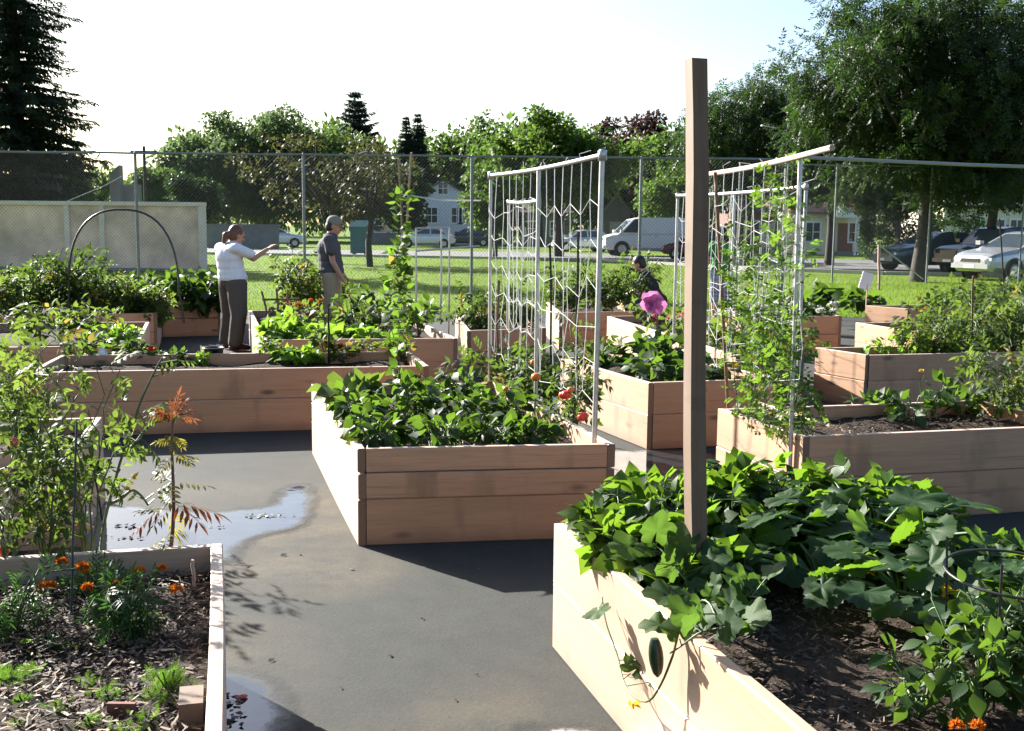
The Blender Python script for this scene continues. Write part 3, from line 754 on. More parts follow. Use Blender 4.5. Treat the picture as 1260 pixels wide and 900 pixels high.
def branches(base, h, r, nb, zlo=.45, lean=(0, 0), n=7, jit=.06):
    base = np.array(tuple(base)); out = []
    for k in range(nb):
        a = 2 * PI * (k + rng.random()) / nb; rr = r * math.sqrt(rng.uniform(.05, 1)); zz = h * rng.uniform(zlo, 1) * (1 - .25 * (rr / r) ** 2)
        e = base + np.array([rr * math.cos(a) + lean[0] * zz, rr * math.sin(a) + lean[1] * zz, zz])
        t = np.linspace(0, 1, n)[:, None]
        c = base + (e - base) * np.array([.35, .35, .7])
        p = base * (1 - t) ** 2 + 2 * c * t * (1 - t) + e * t * t
        p[1:] += rng.normal(0, jit * .25, (n - 1, 3)) * t[1:]
        out.append(p)
    return out
def at_t(p, t):
    i = np.clip(t, 0, .999) * (len(p) - 1); k = i.astype(int); f = (i - k)[:, None]
    return p[k] * (1 - f) + p[k + 1] * f, p[np.minimum(k + 1, len(p) - 1)] - p[k]

def leafy(brs, base, per, tpl, size, tlo=.3, up=.25, out=.9, stalk=.04, normup=1.0, rnd=.5, mbl=None, mbs=None, stem_r=.005, sides=5):
    mbl = mbl or MB(); mbs = mbs or MB(); base = np.array(tuple(base))
    tpls = tpl if isinstance(tpl, list) else [tpl]
    for p in brs:
        mbs.tube(p, np.linspace(stem_r, stem_r * .45, len(p)), sides, cap=False)
        n = max(1, int(rng.poisson(per))); t = rng.uniform(tlo, 1, n) ** .8
        q, tg = at_t(p, t); tg = unit(tg)
        side = unit(np.cross(tg, rdir(n, -1, 1)))
        rad = q - base; rad[:, 2] = 0; rad = unit(rad)
        d = unit(side * out + rad * .6 * out + np.array([0, 0, up]) + rng.normal(0, rnd * .5, (n, 3)))
        nr = unit(np.array([0, 0, normup]) + rng.normal(0, rnd, (n, 3)))
        e = q + d * stalk
        for i in range(n):
            if stalk > .015: mbs.tube([q[i], (q[i] + e[i]) / 2 + (0, 0, stalk * .12), e[i]], stem_r * .4, 3, cap=False)
        s = rng.uniform(size[0], size[1], n)
        w = rng.integers(0, len(tpls), n)
        for j, tp in enumerate(tpls):
            k = w == j
            if k.any(): mbl.inst(tp, e[k], d[k] + np.array([0, 0, -.25]), nr[k], s[k])
    return mbl, mbs

def shrub(name, base, h, r, nb, per, tpl, size, mat, label, cat, group=None, stem='stem', flowers=None, fruit=None, lean=(0, 0), zlo=.45, **kw):
    root = plantroot(name, base, label, cat, group)
    brs = branches(base, h, r, nb, zlo, lean)
    l, s = leafy(brs, base, per, tpl, size, **kw)
    l.build('foliage', M[mat], root, smooth=True); s.build('stem', M[stem], root, smooth=True)
    if flowers:
        kind, fm, n, fr = flowers
        for k in range(n):
            p = brs[k % len(brs)][-1] + rng.normal(0, r * .12, 3) + np.array([0, 0, .03]); mb = MB()
            (pompon if kind == 'pompon' else daisy)(mb, p, fr)
            mb.build('flower', M[fm], root, smooth=True)
    if fruit:
        fm, n, fr = fruit
        for k in range(n):
            b = brs[rng.integers(len(brs))]; q = b[rng.integers(2, len(b))] + rng.normal(0, .03, 3); mb = MB()
            sphere(mb, q - np.array([0, 0, fr]), fr * rng.uniform(.85, 1.1)); mb.build('tomato' if 'tom' in fm else 'fruit', M[fm], root, smooth=True)
    return root

def at(B, px, py): return S(px, py, B)

# ---- squash and beans of the near bed
def bean(base, h, label, group='bean plants of the near bed', nb=7, per=5, r=.2, size=(.052, .082)):
    return shrub('bean_plant', base, h, r, nb, per, T_TRI, size, 'bean', label, 'bean plant', group, up=.1, stalk=.07, normup=1.1, rnd=.55)
bl2, br2 = B2['BL'], B2['BR']; ax2 = (B2['FL'] - B2['BL']).normalized(); ay2 = (br2 - bl2).normalized()
def b2(u, w):     # u metres along the back from the left corner, w metres toward the camera
    p = bl2 + ay2 * u + ax2 * w; return Vector((p.x, p.y, B2['zs']))
bean_at = [(.20, .18, .30, 'bean plant in the back left corner of the near bed, leaves over the white board'),
           (.36, .10, .34, 'second bean plant from the left along the back of the near bed'),
           (.60, .12, .38, 'bean plant directly behind the tall timber post'),
           (.84, .10, .40, 'bean plant at the middle of the back row with one tall pointed leaf'),
           (1.06, .10, .36, 'bean plant right of the middle in the back row of the near bed'),
           (1.30, .14, .30, 'bean plant at the right end of the back row with a loose tendril'),
           (.20, .42, .30, 'bean plant by the white side board in the second row'),
           (.50, .38, .29, 'bean plant just behind the cucumber vine'),
           (.20, .46, .26, 'low bean plant against the inside of the white side board'),
           (.38, .28, .29, 'bean plant filling the second row left of the timber post'),
           (.24, .74, .20, 'lowest bean plant in the front row by the white side board'),
           (.86, .40, .32, 'bean plant between the timber post and the biggest squash leaf')]
for u, w, hh, lb in bean_at: bean(b2(u, w), hh * .82, lb, nb=16, per=8)

def squash(base, n, h, r, size, label, group=None, name='squash_plant', mat='squash', tpls=T_SQ, facing=None, up=.1, cat='squash plant', arc=None):
    root = plantroot(name, base, label, cat, group); base = np.array(tuple(base)); l, s = MB(), MB()
    for k in range(n):
        a = 2 * PI * k / n * 1.618 + rng.uniform(-.3, .3)
        if arc: a = arc[0] + (arc[1] - arc[0]) * ((k * .618) % 1)
        rr = r * (.25 + .75 * ((k * .618) % 1)); hh = h * rng.uniform(.6, 1.0)
        e = base + np.array([rr * math.cos(a), rr * math.sin(a), hh])
        m = (base + e) / 2 + np.array([0, 0, hh * .25])
        s.tube([base, m, e], [.011, .008, .006], 6, cap=False)
        d = np.array([math.cos(a), math.sin(a), -.1]) + rng.normal(0, .25, 3); nr = np.array([0, 0, 1.0]) + rng.normal(0, .32, 3) + np.array([math.cos(a), math.sin(a), 0]) * .3
        sz = rng.uniform(*size)
        l.inst(tpls[k % len(tpls)], [e], [d], [nr], sz)
    l.build('foliage', M[mat], root, smooth=True); s.build('stem', M['stem'], root, smooth=True)
    return root, l, s
for (u, w, n, h_, r_, sz, lb) in [
        (1.02, .60, 30, .26, .40, (.10, .22), 'squash plant with the largest bright leaf in the middle of the near bed'),
        (1.22, .92, 28, .20, .38, (.09, .20), 'squash plant with dark shaded leaves beside the wire hoop'),
        (.72, .78, 26, .18, .34, (.08, .15), 'squash plant with low dark leaves right of the timber post'),
        (.84, 1.06, 20, .17, .28, (.09, .17), 'squash plant with low leaves a little right of the foot of the timber post'),
        (.98, 1.18, 24, .20, .34, (.10, .20), 'squash plant nearest the bare soil in the middle of the near bed'),
        (1.26, 1.25, 20, .22, .26, (.09, .18), 'squash plant right under the wire hoop'),
        (1.0, 1.46, 16, .14, .22, (.07, .14), 'low squash plant spreading onto the bare soil of the near bed'),
        (1.30, 1.52, 16, .18, .22, (.09, .16), 'squash plant at the right side board behind the peppers'),
        (1.20, .40, 16, .25, .24, (.08, .14), 'squash plant with a scalloped leaf at the right edge under the back row')]:
    root, l, s = squash(b2(u, w), n, h_, r_, sz, lb, 'squash plants of the near bed')
    mb = MB(); c = np.array(tuple(b2(u, w))) + np.array([.08, -.16, .12])
    mb.inst(T_OVAL, [c] * 5, rdir(5, .3, .9) + np.array([0, -.4, .2]), rdir(5, -.2, .4), .07)
    mb.build('flower', M['yellow'], root, smooth=True)

# cucumber vine at the post, hanging over the board
def vine(pts, n, tpl, size, mat, label, name, cat, group=None, stem='stem', sr=.005, spread=.05, up=.2, droop=0, tend=0, parent=None, dirb=(0, 0, 0)):
    root = plantroot(name, pts[0][0], label, cat, group) if parent is None else parent; l, s = MB(), MB()
    for path in pts:
        p = np.array([tuple(q) for q in path]); t = np.linspace(0, 1, len(p)); tt = np.linspace(0, 1, max(8, len(p) * 5))
        p = np.stack([np.interp(tt, t, p[:, j]) for j in range(3)], 1)
        p[1:-1] += rng.normal(0, spread * .2, (len(p) - 2, 3))
        for _ in range(5): p[1:-1] = (p[:-2] + p[1:-1] * 2 + p[2:]) / 4
        s.tube(p, np.linspace(sr, sr * .5, len(p)), 5, cap=False)
        q, tg = at_t(p, rng.uniform(.02, 1, n)); d = unit(rdir(n, -.3, .8) + np.array([0, 0, up]) + np.asarray(dirb)); e = q + d * spread * rng.uniform(.3, 1.4, (n, 1))
        for i in range(n): s.tube([q[i], e[i]], sr * .45, 3, cap=False)
        tps = tpl if isinstance(tpl, list) else [tpl]; w = rng.integers(0, len(tps), n)
        for j, tp in enumerate(tps):
            k = w == j
            if k.any(): l.inst(tp, e[k], d[k] + np.array([0, 0, droop]), unit(rng.normal(0, .6, (k.sum(), 3)) + np.array([0, -.3, .8])), rng.uniform(size[0], size[1], k.sum()))
        for _ in range(tend):
            q0, _t = at_t(p, rng.uniform(.1, 1, 1)); th = np.linspace(0, 9, 22); rr = .012 * (1 - th / 12)
            dd = rdir(1, -.5, .5)[0]
            c = q0 + dd * (th / 9)[:, None] * .09; c = c + np.stack([rr * np.cos(th), 0 * th, rr * np.sin(th)], 1) * (th > 3)[:, None]
            s.tube(c, .0012, 3, cap=False)
    l.build('foliage', M[mat], root, smooth=True); s.build('stem', M[stem], root, smooth=True)
    return root
pb = Vector((p0.x - .02, p0.y - .10, .42))
wall_at = lambda w, off=0, z=.51: Vector((*(bl2 + ax2 * w + ay2 * off)[:2], z))
root = vine([[pb, pb + Vector((-.03, -.02, .12)), pb + Vector((-.10, .02, .19)), pb + Vector((-.15, .06, .22))],
             [pb, wall_at(1.18, .14, .53), wall_at(1.18, -.02, .53), wall_at(1.18, -.03, .40), wall_at(1.12, -.05, .26), wall_at(.95, -.06, .22), wall_at(.78, -.05, .30), wall_at(.62, -.03, .42)],
             [pb, pb + Vector((.10, -.10, .12)), pb + Vector((.16, -.22, .14))], [pb + Vector((-.05, .05, .02)), wall_at(1.12, .10, .56), wall_at(1.22, .04, .60), wall_at(1.32, .06, .56)], [pb, wall_at(1.25, .12, .54), wall_at(1.30, .0, .55), wall_at(1.22, -.05, .46)]],
            9, T_CU, (.065, .125), 'cuke', 'cucumber vine at the timber post trailing over the white board with one dark fruit', 'cucumber_vine', 'cucumber vine', spread=.07, tend=2)
mb = MB(); c = wall_at(1.16, -.05, .50); t = np.linspace(0, 1, 11)
mb.tube(np.stack([c.x + .012 * t - .02, c.y + 0 * t, c.z - .02 - .115 * t], 1), np.maximum(.003, .022 * np.sin(np.clip(t * .92 + .08, 0, 1) * PI) ** .45), 10)
mb.build('cucumber', pbr('dark cucumber', (.012, .028, .010), .35, var=.4, scale=40), root, smooth=True)
mb = MB(); c = wall_at(1.0, -.07, .215); mb.inst(T_OVAL, [tuple(c)] * 5, rdir(5, -.2, .6), rdir(5, 0, 1), .03); mb.build('flower', M['yellow'], root, smooth=True)

# pepper/tomato plants in the near right corner with the wire hoop
qb = P(1215, 905, .42)
shrub('pepper_plant', qb + Vector((.03, .10, 0)), .33, .20, 18, 13, T_OVAL, (.038, .07), 'pepper', 'leafy pepper plant under the wire hoop in the lower right corner', 'pepper plant', 'pepper plants of the near bed', rnd=.7, stalk=.025)
shrub('pepper_plant', qb + Vector((.22, .22, 0)), .36, .18, 15, 13, T_OVAL, (.038, .07), 'pepper', 'taller pepper plant standing inside the wire hoop at the right edge', 'pepper plant', 'pepper plants of the near bed', rnd=.7, stalk=.025)
shrub('pepper_plant', qb + Vector((-.13, .10, 0)), .17, .13, 9, 9, T_OVAL, (.036, .06), 'pepper', 'low pepper plant leaning left at the front of the near bed', 'pepper plant', 'pepper plants of the near bed', rnd=.7, stalk=.025)
r0 = plantroot('marigold', P(1190, 902, .42), 'single orange marigold at the bottom right edge below the pepper', 'marigold')
mb = MB(); c = P(1190, 894, .50)
for dx in (-.025, .025): pompon(mb, (c.x + dx, c.y, c.z), .018)
mb.build('flower', M['orange'], r0, smooth=True)
mb = MB(); mb.tube([tuple(P(1190, 902, .42)), (c.x, c.y, c.z)], .003, 5); mb.build('stem', M['stem'], r0)
# wire cage ring
cr = Vector((0, 0, .75)); cc = P(1248, 706, .75); th = np.linspace(0, 2 * PI, 40)
root = thing('wire_cage', (cc.x, cc.y, .42), 'bare wire plant cage hoop standing over the peppers at the right edge', 'plant cage')
mb = MB(); mb.tube(np.stack([cc.x + .175 * np.cos(th), cc.y + .175 * np.sin(th), np.full(40, .75) + .012 * np.sin(th)], 1), .004, 6, cap=False)
mb.build('ring', M['iron'], root, smooth=True)
for k in range(4):
    a = math.radians(235 + 90 * k); x, y = cc.x + .175 * math.cos(a), cc.y + .175 * math.sin(a)
    mb = MB(); mb.tube([(x, y, .82), (x - .02 * math.cos(a), y - .02 * math.sin(a), .38)], .0035, 5); mb.build('leg', M['iron'], root, smooth=True)

# ---- nearest left bed: tomatoes, bronze plant, marigolds, seedlings
def tomato(base, h, r, nb, per, label, group='tomato plants', mat='tomleaf', size=(.13, .22), fruits=(), stem='stem', lean=(0, 0), zlo=.5, tpl=T_TOM, stalk=.03, tlo=.15, sr=.004, cat='tomato plant'):
    root = plantroot('tomato_plant', base, label, cat, group)
    brs = branches(base, h, r, nb, zlo, lean, n=9, jit=.16)
    l, s = leafy(brs, base, per, tpl, size, tlo=tlo, up=.05, stalk=stalk, rnd=.8, stem_r=sr)
    l.build('foliage', M[mat], root, smooth=True); s.build('stem', M[stem], root, smooth=True)
    for (p, fr, fm) in fruits:
        fr *= .85; p = np.array(tuple(p)); allp = np.concatenate(brs); near = allp[np.argmin(np.linalg.norm(allp - p, axis=1))]; v_ = p - near; dl = np.linalg.norm(v_)
        p = near + v_ / dl * min(dl, .13) - (0, 0, .02);
        sk = MB(); sk.tube([near, (near + p) / 2 + (0, 0, .01), p + (0, 0, fr * .7)], .0022, 4); sk.build('fruit_stalk', M['stem'], root)
        mb = MB(); sphere(mb, tuple(p), fr); mb.build('tomato', M[fm], root, smooth=True)
    return root
tomato(at(B3, 108, 702), .92, .26, 8, 7, 'straggling tomato plant tied to thin stakes at the back of the mulched bed', mat='tomleaf', size=(.06, .115), lean=(-.02, .05), zlo=.5, stem='stem', tlo=.25)
tomato(at(B3, 58, 708), .86, .24, 10, 9, 'dense tangled tomato plant at the back of the mulched bed, left of the tied one', mat='tomleaf_d', size=(.05, .10), zlo=.35)
tomato(at(B3, 8, 715), .78, .32, 8, 9, 'tomato plant half cut off at the left edge above the orange marigolds', size=(.06, .115), fruits=[(Q(2, 672, 3.7), .03, 'tomato'), (Q(30, 640, 3.8), .02, 'tomato_o')])
tomato(bp(B4, .45, .35), .62, .40, 10, 10, 'tomato plant sprawling over the bed behind with one red fruit', size=(.06, .115), fruits=[(Q(19, 603, 5.1), .035, 'tomato'), (Q(32, 585, 5.15), .022, 'tomato_o')])
tomato(bp(B4, .66, .5), .60, .28, 8, 7, 'tomato plant reaching right over the paving from the bed behind', size=(.06, .12), lean=(.03, 0))
tomato(bp(B4, .62, .75), .74, .36, 9, 9, 'tall pale tomato plant at the back of the tangle on the left', size=(.08, .14))
# long bare side shoot leaning out over the paving
sh = [at(B3, 118, 705), Q(128, 640, 3.95), Q(150, 560, 4.0), Q(175, 490, 4.05), Q(200, 440, 4.1)]
vine([sh, [Q(135, 620, 3.97), Q(165, 600, 4.0), Q(182, 622, 4.0)], [Q(150, 560, 4.0), Q(190, 515, 4.05), Q(215, 520, 4.1)]], 6, T_TOM, (.05, .09), 'tomleaf', 'single long tomato shoot leaning out over the paving from the mulched bed', 'tomato_plant', 'tomato plant', 'tomato plants', sr=.007, spread=.05)
# stakes
def stake(p, q, r, mat, label, name='stake', cat='stake', group=None):
    mb = MB(); p, q = Vector(p), Vector(q); m = [p + (q - p) * t + Vector((rng.normal(0, .003), 0, 0)) for t in np.linspace(0, 1, 6)]
    mb.tube([tuple(x) for x in m], r, 6); return tag(mb.build(name, M[mat], smooth=True), label, cat, group)
stake(at(B3, 86, 762), Q(95, 520, 3.62), .004, 'iron', 'thin dark metal stake among the left tomatoes, leaning slightly', group='metal stakes')
stake(P(127, 640, .1), Q(108, 545, 5.5), .005, 'iron', 'thin dark metal stake standing against the end of the bed behind', group='metal stakes')
r0 = plantroot('bronze_plant', at(B3, 207, 699), 'tall bronze leaved plant with a rust red top in the corner of the mulched bed', 'amaranth plant')
bb = np.array(tuple(at(B3, 207, 699))); top = np.array(tuple(Q(216, 515, 3.92))); dcam = 3.9
mb = MB(); pts = bb + (top - bb) * np.linspace(0, 1, 9)[:, None]; pts[:, 0] += .01 * np.sin(np.linspace(0, 5, 9)); mb.tube(pts, np.linspace(.008, .004, 9), 6); mb.build('stem', M['stem_red'], r0, smooth=True)
mg, mt_ = MB(), MB()
for (t, n, s, m_) in [(.24, 4, .10, mg), (.40, 4, .12, mg), (.58, 3, .12, mg), (.76, 6, .085, mg), (.88, 7, .07, mg)]:
    a = rng.uniform(0, 2 * PI, n); d = np.stack([np.cos(a), np.sin(a), rng.uniform(-.5, .35, n)], 1)
    m_.inst(T_BRON, np.repeat([bb + (top - bb) * t], n, 0), d, unit(rng.normal(0, .3, (n, 3)) + (0, 0, 1)), s * rng.uniform(.8, 1.15, n))
d = rdir(16, .1, 1); mt_.inst(T_BRON, np.repeat([top], 16, 0), d, unit(rng.normal(0, .4, (16, 3)) + (0, 0, .6)), rng.uniform(.045, .085, 16))
a = np.array([.3, -.9, -2.2]); mt_.inst(T_BRON, np.repeat([bb + (top - bb) * .45], 3, 0), np.stack([np.cos(a), np.sin(a) * .4, [.05, -.1, -.2]], 1), [(0, 0, 1)] * 3, [.16, .14, .14])
mg.build('foliage', M['bronze_g'], r0, smooth=True); mt_.build('top_leaves', M['bronze'], r0, smooth=True)

def marigold(px, py, B, h, r, heads, label, nb=16, per=9, mat='marig', fm='orange', fr=.019, group='marigolds of the mulched bed'):
    base = at(B, px, py); root = plantroot('marigold', base, label, 'marigold', group)
    brs = branches(base, h, r, nb, .35); l, s = leafy(brs, base, per, T_MARI, (.05, .085), tlo=.1, up=.35, stalk=.008, rnd=.6, stem_r=.003, sides=4)
    for q in heads:
        if isinstance(q, tuple): q = Q(q[0], q[1], base.y + q[2])
        s.tube([tuple(base + Vector((0, 0, h * .3))), tuple((base + Vector((0, 0, h * .9)) + q) / 2), tuple(q)], .003, 4, cap=False)
        mb = MB(); pompon(mb, tuple(q), fr * rng.uniform(.85, 1.15), n=90); mb.build('flower', M[fm], root, smooth=True)
    l.build('foliage', M[mat], root, smooth=True); s.build('stem', M['stem'], root, smooth=True)
marigold(154, 785, B3, .19, .09, [(172, 703, .18), (198, 700, .2), (217, 727, .05), (141, 721, .05), (108, 724, 0)], 'bushy dark green marigold with several orange heads beside the white topped board', nb=15, per=9)
marigold(118, 735, B3, .12, .08, [(110, 707, .05)], 'small marigold with one orange head under the leaning tomato shoot', nb=8, per=7)
marigold(22, 780, B3, .20, .10, [(76, 693, .2), (102, 699, .2), (52, 724, .05), (62, 722, .06)], 'leggy marigold with reddish stems at the left edge of the mulched bed', nb=10, per=7, fr=.020)
T_FE2 = T_FEATH
def tuft(px, py, B, h, label, n=46, mat='feather', group='feathery seedlings in the mulch'):
    base = at(B, px, py); root = plantroot('feathery_seedling', base, label, 'seedling', group); l, s = MB(), MB(); b = np.array(tuple(base))
    d = rdir(n, .15, 1.0); o = b + rng.normal(0, h * .22, (n, 3)) * (1, 1, 0); o[:, 2] = b[2] + rng.uniform(0, .3 * h, n)
    l.inst(T_FE2, o, d, rdir(n, -.2, .6), h * .52 * rng.uniform(.5, 1.0, n))
    for k in range(6): s.tube([b, b + rdir(1, .5, 1)[0] * h * .6], .0025, 4, cap=False)
    l.build('foliage', M[mat], root, smooth=True); s.build('stem', M['stem'], root)
for (x, y, hh, lb) in [(112, 846, .055, 'small bright feathery seedling above the red tag'), (135, 864, .07, 'feathery seedling directly behind the red tag'), (190, 866, .075, 'bright yellow-green feathery seedling left of the timber offcuts'),
        (207, 852, .12, 'largest and darkest feathery seedling beside the white topped board'), (12, 842, .08, 'feathery seedling cut by the left edge of the picture'), (29, 868, .05, 'small dull feathery seedling second from the left edge'),
        (67, 878, .055, 'feathery seedling alone in open mulch left of the red tag'), (22, 899, .05, 'feathery seedling in the lower left corner'), (112, 895, .05, 'feathery seedling below and left of the red tag'),
        (180, 893, .06, 'feathery seedling right under the bright yellow-green one'), (148, 908, .06, 'pale feathery seedling at the bottom edge below the red tag'), (38, 838, .06, 'feathery seedling beneath the leggy marigold')]:
    tuft(x, y, B3, hh, lb)
shrub('young_squash', at(B3, 60, 800), .07, .05, 4, 2, T_HEART, (.05, .075), 'lettuce', 'pale young squash seedling alone in the mulch', 'seedling', stalk=.03)
# red tag and peg
mb = MB(); c = P(150, 878, .43); mb.box((-.035, -.006, -.012), (.035, .006, .028), None, tuple(c))
tag(mb.build('plant_tag', pbr('terracotta', (.16, .05, .03), .8, var=.25, scale=60)), 'dull red clay plant tag standing in the mulch', 'plant tag')
stake(at(B3, 240, 728), Q(236, 689, 3.55), .006, 'lath', 'short split wooden peg in the corner of the mulched bed', 'wooden_peg', 'peg')
stake(at(B3, 144, 742), Q(144, 702, 3.45), .003, 'white', 'thin white plastic label stick beside the dark marigold', 'label_stick', 'label stick')

# ---- middle bed: leafy beans and staked tomatoes on the trellis
k = 0
for (u, w, hh, rr, lb) in [(.10, .12, .27, .17, 'bushy pepper at the front left corner of the middle bed by the pink tag'), (.34, .12, .30, .17, 'pepper second from the left along the front of the middle bed'), (.57, .15, .27, .16, 'pepper in the middle of the front row of the middle bed'),
        (.10, .40, .32, .18, 'big pepper against the sunlit board of the middle bed'), (.36, .42, .34, .18, 'dark pepper in the second row of the middle bed'), (.60, .40, .33, .18, 'pepper behind the middle of the front row, left of the red tomatoes'),
        (.12, .70, .34, .18, 'large leaved plant at the back left of the middle bed with pale broad leaves'), (.42, .72, .34, .18, 'pepper at the back of the middle bed'), (.74, .14, .19, .11, 'low leafy pepper in the front row just left of the ripe tomatoes'), (.80, .50, .27, .14, 'pepper in the second row beside the netting'), (.66, .70, .36, .16, 'pepper at the back right of the middle bed below the netting')]:
    shrub('pepper_plant', bp(B1, u, w), hh * .86, rr, 11, 9 if k != 6 else 5, T_OVAL if k != 6 else T_HEART, (.06, .105) if k != 6 else (.10, .15), 'pepper' if k != 6 else 'tomleaf', lb, 'pepper plant', 'pepper plants of the middle bed', rnd=.65, stalk=.035); k += 1
tomato(at(B1, 706, 538), .82, .11, 8, 10, 'tomato plant with ripe red fruit tied to a stake at the front of the trellis', mat='tomleaf_d', size=(.07, .12), tpl=T_TOM, zlo=.35,
       fruits=[(Q(675, 485, 6.0), .030, 'tomato'), (Q(683, 484, 5.95), .036, 'tomato'), (Q(716, 521, 5.75), .033, 'tomato'), (Q(724, 515, 5.78), .033, 'tomato'), (Q(698, 464, 5.9), .024, 'tomato_o'), (Q(629, 469, 6.6), .035, 'tomato_o')])
tomato(at(B1, 655, 505), .50, .24, 9, 8, 'bushy tomato plant spreading under the middle of the trellis', mat='tomleaf_d', size=(.09, .16), fruits=[(Q(610, 475, 6.9), .04, 'tomato_o'), (Q(657, 444, 6.9), .03, 'tomato_o')])
tomato(at(B1, 625, 480), .46, .24, 8, 8, 'tomato plant at the far end of the trellis', mat='tomleaf_d', size=(.09, .16))
tomato(at(B1, 722, 500), .45, .15, 6, 7, 'tall tomato plant pressed against the right hand netting', mat='tomleaf_d', size=(.08, .14))
marigold(660, 546, B1, .07, .06, [(655, 535, 0), (666, 541, 0), (677, 536, .05)], 'low orange marigold at the front right of the middle bed', nb=8, per=6, fr=.024, group='marigolds of the middle bed')
stake(at(B1, 708, 535), Q(711, 285, 6.15), .007, 'black', 'black stake holding the ripe tomatoes at the trellis', group='dark stakes of the middle bed')
stake(at(B1, 678, 505), Q(677, 300, 7.0), .008, 'black', 'black stake at the middle of the netting, farther than the one with ripe tomatoes', group='dark stakes of the middle bed')
stake(at(B1, 610, 485), Q(614, 345, 8.1), .011, 'twig', 'short thick dark stake left of the netting', group='dark stakes of the middle bed')
mb = MB(); c = at(B1, 455, 549); mb.box((-.008, -.001, 0), (.008, .001, .10), Matrix.Rotation(.12, 3, 'Y'), tuple(c)); tag(mb.build('plant_tag', pbr('pink plastic', (.62, .16, .5), .5)), 'pink plastic plant tag in the front left corner of the middle bed', 'plant tag')
# ------------------------------------------------------------------ trellises
def net(mb, a, b, ztop, zbot, nv, dz, r=.0022, amp=.03, seed=0, sway=.007):
    """string netting hung between a and b"""
    g = np.random.default_rng(seed); a, b = np.array(a), np.array(b); rows = int((ztop(.5) - zbot) / dz)
    ph = g.normal(0, .35, nv + 1); grid = {}; rs_ = g.normal(0, .03, rows + 1); rg = g.uniform(.01, .07, rows + 1); ln_ = g.normal(0, .011, nv + 1)
    for i in range(nv + 1):
        s = i / nv; x = a + (b - a) * s; path = []
        for j in range(rows + 1):
            z = ztop(s) - (ztop(s) - zbot) * j / rows
            q = np.array([x[0], x[1], z + (amp * (1 if (i + (j > 0)) % 2 else -1) if j else 0) + (g.normal(0, amp * .7) + rs_[j] * (s - .5) - rg[j] * math.sin(PI * s)) * (j > 0)])
            q[:2] += (b - a)[:2] / np.linalg.norm(b - a) * (g.normal(0, sway) + ln_[i] * j + .004 * j * math.sin(ph[i])) * (j > 0)
            q[:2] += g.normal(0, .006, 2) * (j > 0)
            path.append(q); grid[i, j] = q
        mb.tube(path, r, 4, cap=False)
        if i % 2: # loose tail where the string is tied
            t0 = path[0]; mb.tube([t0 + (0, 0, .01), t0 + (g.normal(0, .02), g.normal(0, .02), .05), t0 + (g.normal(0, .03), g.normal(0, .03), g.uniform(-.12, .09))], r * .8, 3, cap=False)
    for j in range(1, rows + 1):
        [mb.tube([grid[i, j], grid[i + 1, j]], r * .95, 4, cap=False) for i in range(nv)]

def pipe_trellis(base, posts, rail, label, netspec, mat='galv', rr=.013, group=None, railmat=None, pr=.012, cap=True):
    root = thing('trellis', (base.x, base.y, 0), label, 'trellis', group)
    for (p, q, m, r) in posts:
        mb = MB(); mb.tube([tuple(Vector(p) + (Vector(q) - Vector(p)) * t) for t in (0, .5, 1)], r, 8); mb.build('post', M[m], root, smooth=True)
    mb = MB(); P0, P1 = Vector(rail[0]), Vector(rail[1])
    mb.tube([tuple(P0 + (P1 - P0) * t + Vector((0, 0, -.015 * math.sin(PI * t)))) for t in np.linspace(0, 1, 9)], rr, 8); mb.build('top_rail', M[railmat or mat], root, smooth=True)
    for sp in netspec:
        mb = MB(); net(mb, *sp); mb.build('netting', M['string'], root)
    if cap:
        for e in (P0, P1):
            mb = MB(); mb.lathe([(.001, -.03), (.022, -.03), (.022, .02), (.012, .03), (.001, .03)], 10, tuple(e)); mb.build('elbow', M['galv'], root, smooth=True)
    return root
tr = Q(741, 191, 5.80); tm = Q(663, 206, 6.95); tl = Q(604, 216, 8.15)
br_, bm_, bl_ = at(B1, 738, 546), at(B1, 658, 490), at(B1, 600, 462)
bm_ = Vector((tm.x, tm.y, .35)); bl_ = Vector((tl.x, tl.y, .35)); br_ = Vector((tr.x - .012, tr.y, .35))
zt = lambda s: tl.z + (tr.z - tl.z) * s - .01
pipe_trellis((tl + tr) / 2, [(br_, tr, 'galv', .014), (bm_, tm, 'galv', .013), (bl_, tl, 'galv', .012)], (tl, tr), 'galvanised pipe trellis with white string netting along the side of the middle bed',
             [((tl.x, tl.y, 0), (tm.x, tm.y, 0), lambda s: tl.z - .02, .75, 7, .19, .0023, .024, 3), ((tm.x, tm.y, 0), (tr.x, tr.y, 0), lambda s: tm.z - .02, .72, 7, .19, .0023, .032, 5)])
